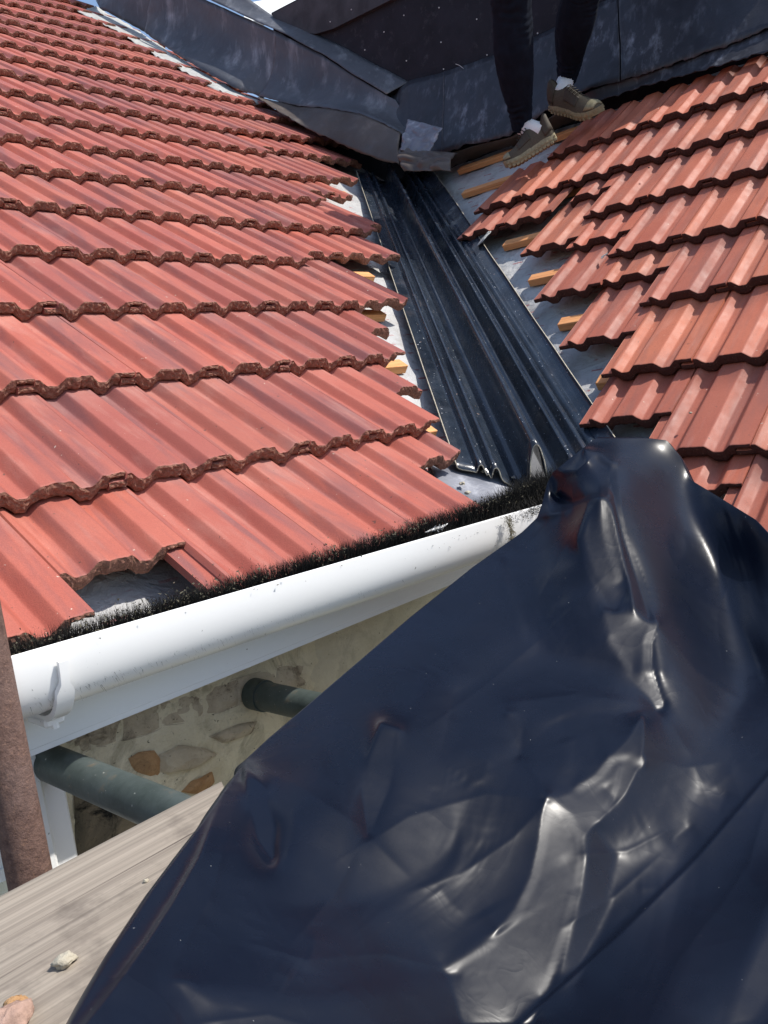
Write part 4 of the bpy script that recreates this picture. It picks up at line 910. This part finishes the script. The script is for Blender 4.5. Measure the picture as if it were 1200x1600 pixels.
    for k in range(1, nd + 1):
        q = k / nd; cols.append(Wd[:, -1] + tg * .02 * math.sin(q * PI / 2) + np.stack([0 * dr, 0 * dr, -dr * q ** 1.3], 1))
    right = np.stack(cols, 1); Wd = np.concatenate([left, Wd, right], 1)
    # and folds over at the top
    tops = [Wd[0] + np.array([.012 * q, .008 * q, -.06 * q ** 1.4])[None] for q in (1., .75, .5, .25)]
    Wd = np.concatenate([np.stack(tops, 0), Wd], 0)
    o = mk('plastic_sheet', Wd.reshape(-1, 3), grid_faces(Wd.shape[0], Wd.shape[1], True), M_TARP, smooth=True)
    s_ = o.modifiers.new('s', 'SOLIDIFY'); s_.thickness = .0012; s_.offset = -1
    tag(o, 'creased black polythene sheet draped over the scaffold in the foreground', 'plastic sheet')
tarp()
# white scraps of felt and crumbs lying about the valley
def scrap(px, side, r0, lab, seed):
    P = (onR if side == 'R' else onL)(px[0], px[1], -.03)
    def fn(a, b):
        an = a * 2 * PI; rr = r0 * b * (1 + .5 * nz((math.cos(an), math.sin(an), seed), 1.4)); U, V_, N = (UR, VR, NR) if side == 'R' else (UL, VL, NL)
        return P + U * math.cos(an) * rr + V_ * math.sin(an) * rr + N * (.35 * r0 * abs(nz((a * 4, b * 2, seed))) + .4 * rr * math.cos(an))
    patch('felt_scrap', fn, 24, 6, M_WHITE, lab, 'felt scrap', .0008)
scrap((757, 372), 'R', .035, 'torn white felt scrap lying on the underlay right of the trough', 2)
scrap((944, 400), 'R', .012, 'small white scrap on the tiles of the right slope', 5)
for i, ((x, y), sd) in enumerate((((1079, 645), 'R'), ((1014, 262), 'R'))):
    P = onR(x, y, .004); lumpobj('leaf_crumb', P, .004, .5, M_PALE if i == 0 else M_LACE, ('pale dead leaf crumb on the right slope near the black sheet', 'dark curled crumb high on the right slope')[i], 'debris', 20 + i)

# ---------------------------------------------------------------- person
def skin(name, chain, mat, parent, edges=None, sub=2, root=0):
    me = bpy.data.meshes.new(name); pw = parent_world(parent)
    vs = [Vector((p[0], p[1], p[2] + Z0)) - pw for p, r_ in chain]; me.from_pydata([tuple(v) for v in vs], edges or [(i, i + 1) for i in range(len(vs) - 1)], [])
    o = bpy.data.objects.new(name, me); COL.objects.link(o); o.parent = parent; m1 = o.modifiers.new('skin', 'SKIN'); m1.use_smooth_shade = True
    sv = me.skin_vertices[0].data if me.skin_vertices else None
    if sv is None:
        bpy.context.view_layer.objects.active = o; sv = me.skin_vertices[0].data
    for i, (p, r_) in enumerate(chain):
        r2 = r_ if hasattr(r_, '__len__') else (r_, r_); sv[i].radius = r2; sv[i].use_root = (i == root)
    m2 = o.modifiers.new('sub', 'SUBSURF'); m2.levels = sub; m2.render_levels = sub; me.materials.append(mat); return o
def A3(*a): return np.array(a, float)
def person():
    toeL = onR(793, 268, .030); heelL = at(851, 232, 3.74)
    toeR = onR(938, 183, .030); heelR = at(860, 168, 4.02)
    root = empty('person', (toeL + toeR) / 2)
    def shoe(heel, toe, upv, ankle):
        f_ = toe - heel; Lr = np.linalg.norm(f_); f_ = f_ / Lr; upv = upv - f_ * (upv @ f_); upv /= np.linalg.norm(upv); s = np.cross(upv, f_)
        L = .285
        heel = toe - f_ * L if abs(L - Lr) < .03 else toe - f_ * L * .5 - f_ * Lr * .5; L = np.linalg.norm(toe - heel)
        def W(x, y, z): return heel + f_ * (x * L) + s * y + upv * z
        xs = [0, .03, .1, .2, .32, .45, .6, .74, .86, .94, .985, 1.0]
        hw = [.012, .026, .034, .0365, .0355, .036, .043, .049, .046, .036, .022, .008]     # half width of the sole
        # outsole with lugs and toe spring
        def zb(x): return .016 * max(0, (x - .72) / .28) ** 1.6 + .008 * max(0, (.1 - x) / .1)
        V = []; n = 0
        for i, (x, h) in enumerate(zip(xs, hw)):
            b = zb(x); th = .036 - .010 * min(1, x * 1.2)
            for yy, zz in ((-h * .93, b), (h * .93, b), (h * 1.04, b + th * .35), (h * 1.02, b + th * .8), (h * .94, b + th), (-h * .94, b + th), (-h * 1.02, b + th * .8), (-h * 1.04, b + th * .35)): V.append(W(x, yy, zz))
        n = 8; Fc = [(i * n + k, (i + 1) * n + k, (i + 1) * n + (k + 1) % n, i * n + (k + 1) % n) for i in range(len(xs) - 1) for k in range(n)]; Fc += [tuple(range(n))[::-1], tuple((len(xs) - 1) * n + k for k in range(n))]
        mb = MB(); mb.add(V, [f[::-1] for f in Fc])
        for i in range(13):
            x = .04 + i * .073; h = np.interp(x, xs, hw)
            for sg in (-1, 1):
                c = W(x, sg * h * .86, zb(x) + .001); mb.box(c, f_ * .0065, s * .0085, upv * .0052, bev=.0015); c = W(x, sg * h * 1.02, zb(x) + .014); mb.box(c, f_ * .006, s * .0025, upv * .004, bev=.001)
            if .1 < x < .9: mb.box(W(x + .02, 0, zb(x) + .001), f_ * .006, s * h * .4, upv * .004, bev=.001)
        sh = empty('shoe', heel); sh.location = Vector((heel[0], heel[1], heel[2] + Z0)) - parent_world(root); sh.parent = root
        o = mb.build('sole', M_SOLE, sh)
        smooth_angle(o, 35)
        # upper
        xs2 = [-.005, .03, .08, .14, .20, .27, .34, .42, .5, .6, .7, .8, .88, .94, .975, .99]
        ht = [.088, .100, .098, .080, .070, .072, .084, .086, .078, .064, .054, .047, .041, .034, .024, .012]
        wb = [.018, .029, .034, .0355, .036, .035, .035, .035, .037, .042, .046, .0455, .040, .031, .020, .010]
        wt = [.010, .018, .024, .027, .027, .026, .020, .016, .015, .016, .018, .018, .016, .012, .008, .004]
        V = []; n = 12
        for x, h, a, b in zip(xs2, ht, wb, wt):
            z0 = .026 + zb(x) * .9; h = h + z0 - .012
            for k in range(n):
                q = k / (n - 1) * PI; cy = math.cos(q); sy = math.sin(q); ww = b + (a - b) * (1 - sy ** 1.8) ; V.append(W(x, cy * ww * (1 if sy < .98 else 1), z0 + (h - z0) * sy ** .75))
        Fc = [(i * n + k, i * n + k + 1, (i + 1) * n + k + 1, (i + 1) * n + k) for i in range(len(xs2) - 1) for k in range(n - 1)]; Fc += [tuple(range(n)), tuple((len(xs2) - 1) * n + k for k in range(n))[::-1], ]
        u = mk('upper', V, Fc, M_SHOE, sh, smooth=True)
        # heel counter, toe cap and eyestay overlays
        def over(x0, x1, q0, q1, name, off=.0018, m=M_SHOE2):
            V = []; na, nb = 10, 8
            for a in range(na):
                x = x0 + (x1 - x0) * a / (na - 1); h = np.interp(x, xs2, ht); A_ = np.interp(x, xs2, wb); B_ = np.interp(x, xs2, wt); z0 = .026 + zb(x) * .9; h = h + z0 - .012
                for b in range(nb):
                    q = (q0 + (q1 - q0) * b / (nb - 1)) * PI; cy, sy = math.cos(q), math.sin(q); ww = B_ + (A_ - B_) * (1 - sy ** 1.8)
                    V.append(W(x, cy * (ww + off), z0 + (h - z0) * sy ** .75 + off * sy))
            o = mk(name, V, grid_faces(na, nb), m, sh, smooth=True); q_ = o.modifiers.new('s', 'SOLIDIFY'); q_.thickness = .0022; q_.offset = 0
        over(.0, .17, .03, .40, 'heel_counter'); over(.0, .17, .60, .97, 'heel_counter'); over(.84, .97, .05, .95, 'toe_cap', m=M_SOLE); over(.40, .66, .10, .36, 'side_overlay'); over(.40, .66, .64, .90, 'side_overlay')
        mb = MB()
        for i in range(5):
            x = .40 + i * .05; h = np.interp(x, xs2, ht) + .018; mb.tube([W(x, -.017, h - .004), W(x + .01, 0, h + .003), W(x, .017, h - .004)], .0022, 6)
        mb.build('laces', M_LACE, sh, smooth=True)
        # sock
        p0 = W(.17, 0, .055); mb = MB(); mb.tube([p0, p0 * .6 + ankle * .4, ankle], [.036, .034, .035], 18); mb.build('sock', M_SOCK, root, smooth=True)
        return p0
    ankL = at(815, 196, 3.80); ankR = at(886, 121, 4.02)
    shoe(heelL, toeL, A3(-.30, .22, .9), ankL); shoe(heelR, toeR, A3(-.35, .15, .85), ankR)
    kneeL = at(796, -30, 3.62); kneeR = at(916, -45, 3.82)
    hipL = kneeL + A3(.14, .00, .38); hipR = kneeR + A3(.06, .10, .34); pel = (hipL + hipR) / 2 + A3(.04, 0, .06); ch = pel + A3(.40, -.08, .20); nk = ch + A3(.14, -.02, .03)
    def lerp(a, b, t): return a * (1 - t) + b * t
    def leg(name, a, k, h, seed):
        KN = [(-.02, .0385, 0), (.0, .043, 0), (.05, .045, 0), (.12, .049, .002), (.25, .061, .012), (.42, .074, .020), (.58, .081, .018), (.8, .079, .004), (1.0, .085, -.004), (1.15, .088, 0), (1.5, .097, 0), (2.0, .110, 0)]
        na, nc = 190, 64; V = []; ts = np.linspace(-.02, 2.0, na); ax1 = (k - a) / np.linalg.norm(k - a); prev = None
        for t in ts:
            q = min(max((t - .85) / .3, 0), 1); q = q * q * (3 - 2 * q); p1 = a + (k - a) * t; p2 = k + (h - k) * (t - 1); c = p1 * (1 - q) + p2 * q
            dr = (k - a) * (1 - q) + (h - k) * q; dr /= np.linalg.norm(dr); side = np.cross(dr, [1., 0, 0]); side /= np.linalg.norm(side); fr = np.cross(side, dr)
            r_ = np.interp(t, [x[0] for x in KN], [x[1] for x in KN]); of = np.interp(t, [x[0] for x in KN], [x[2] for x in KN]); c = c - fr * of * .6 * np.sign(fr[0])
            for m_ in range(nc):
                th = 2 * PI * m_ / nc; ank = math.exp(-((t - .10) / .11) ** 2); kn = math.exp(-((t - .98) / .2) ** 2); up_ = math.exp(-((t - .6) / .25) ** 2)
                ph = 26 * t * 2 + 1.6 * math.sin(th + seed) + 2.5 * noise.noise(Vector((math.cos(th) * .9, math.sin(th) * .9, t * 2.5 + seed)))
                rip = (abs(math.sin(ph * 1.1 + 3 * noise.noise(Vector((math.cos(th), math.sin(th), t * 6 + seed))))) - .6) * (.35 + noise.noise(Vector((math.cos(th) * 1.2, math.sin(th) * 1.2, t * 5 + 9)))) * (ank * .015 + kn * .012 + up_ * .002)
                lng = .006 * noise.noise(Vector((math.cos(th) * 1.6, math.sin(th) * 1.6, t * 1.6 + seed * 3))) + .003 * noise.noise(Vector((math.cos(th) * 4, math.sin(th) * 4, t * 9 + seed)))
                rr = r_ * .93 + rip + lng; V.append(c + (side * math.cos(th) + fr * math.sin(th)) * rr)
        Fc = [(i * nc + m_, i * nc + (m_ + 1) % nc, (i + 1) * nc + (m_ + 1) % nc, (i + 1) * nc + m_) for i in range(na - 1) for m_ in range(nc)] + [tuple(range(nc))[::-1], tuple((na - 1) * nc + m_ for m_ in range(nc))]
        mk(name, V, Fc, M_TROU, root, smooth=True)
        mb = MB()
        for i in range(3):
            c = a + ax1 * (-.014 + .010 * i); mb.tube([c, c + ax1 * .004, c + ax1 * .009, c + ax1 * .012], [.0375, .0405 + .001 * (i % 2), .0405, .038], 28)
        mb.build('cuff', M_TROU, root, smooth=True)
    leg('trouser_leg', ankL, kneeL, hipL, .7); leg('trouser_leg', ankR, kneeR, hipR, 2.9)
    skin('body', [(pel, (.15, .11)), (lerp(pel, ch, .5), (.14, .10)), (ch, (.17, .115)), (nk, .06), (nk + A3(.06, 0, .02), .052), (nk + A3(.15, 0, .02), (.078, .09)), (nk + A3(.22, 0, .01), .07)], M_JACK, root)
    sh1 = ch + A3(.05, .17, .02); sh2 = ch + A3(.03, -.17, .02)
    skin('sleeve', [(sh1, .06), (sh1 + A3(.20, .07, -.12), .048), (sh1 + A3(.40, .03, -.02), .036)], M_JACK, root); skin('sleeve', [(sh2, .06), (sh2 + A3(.20, -.06, -.12), .048), (sh2 + A3(.40, -.02, -.02), .036)], M_JACK, root)
    tag(root, 'person in black joggers, white socks and olive trainers climbing the right slope', 'person')
person()
print('tiles', n_tiles)
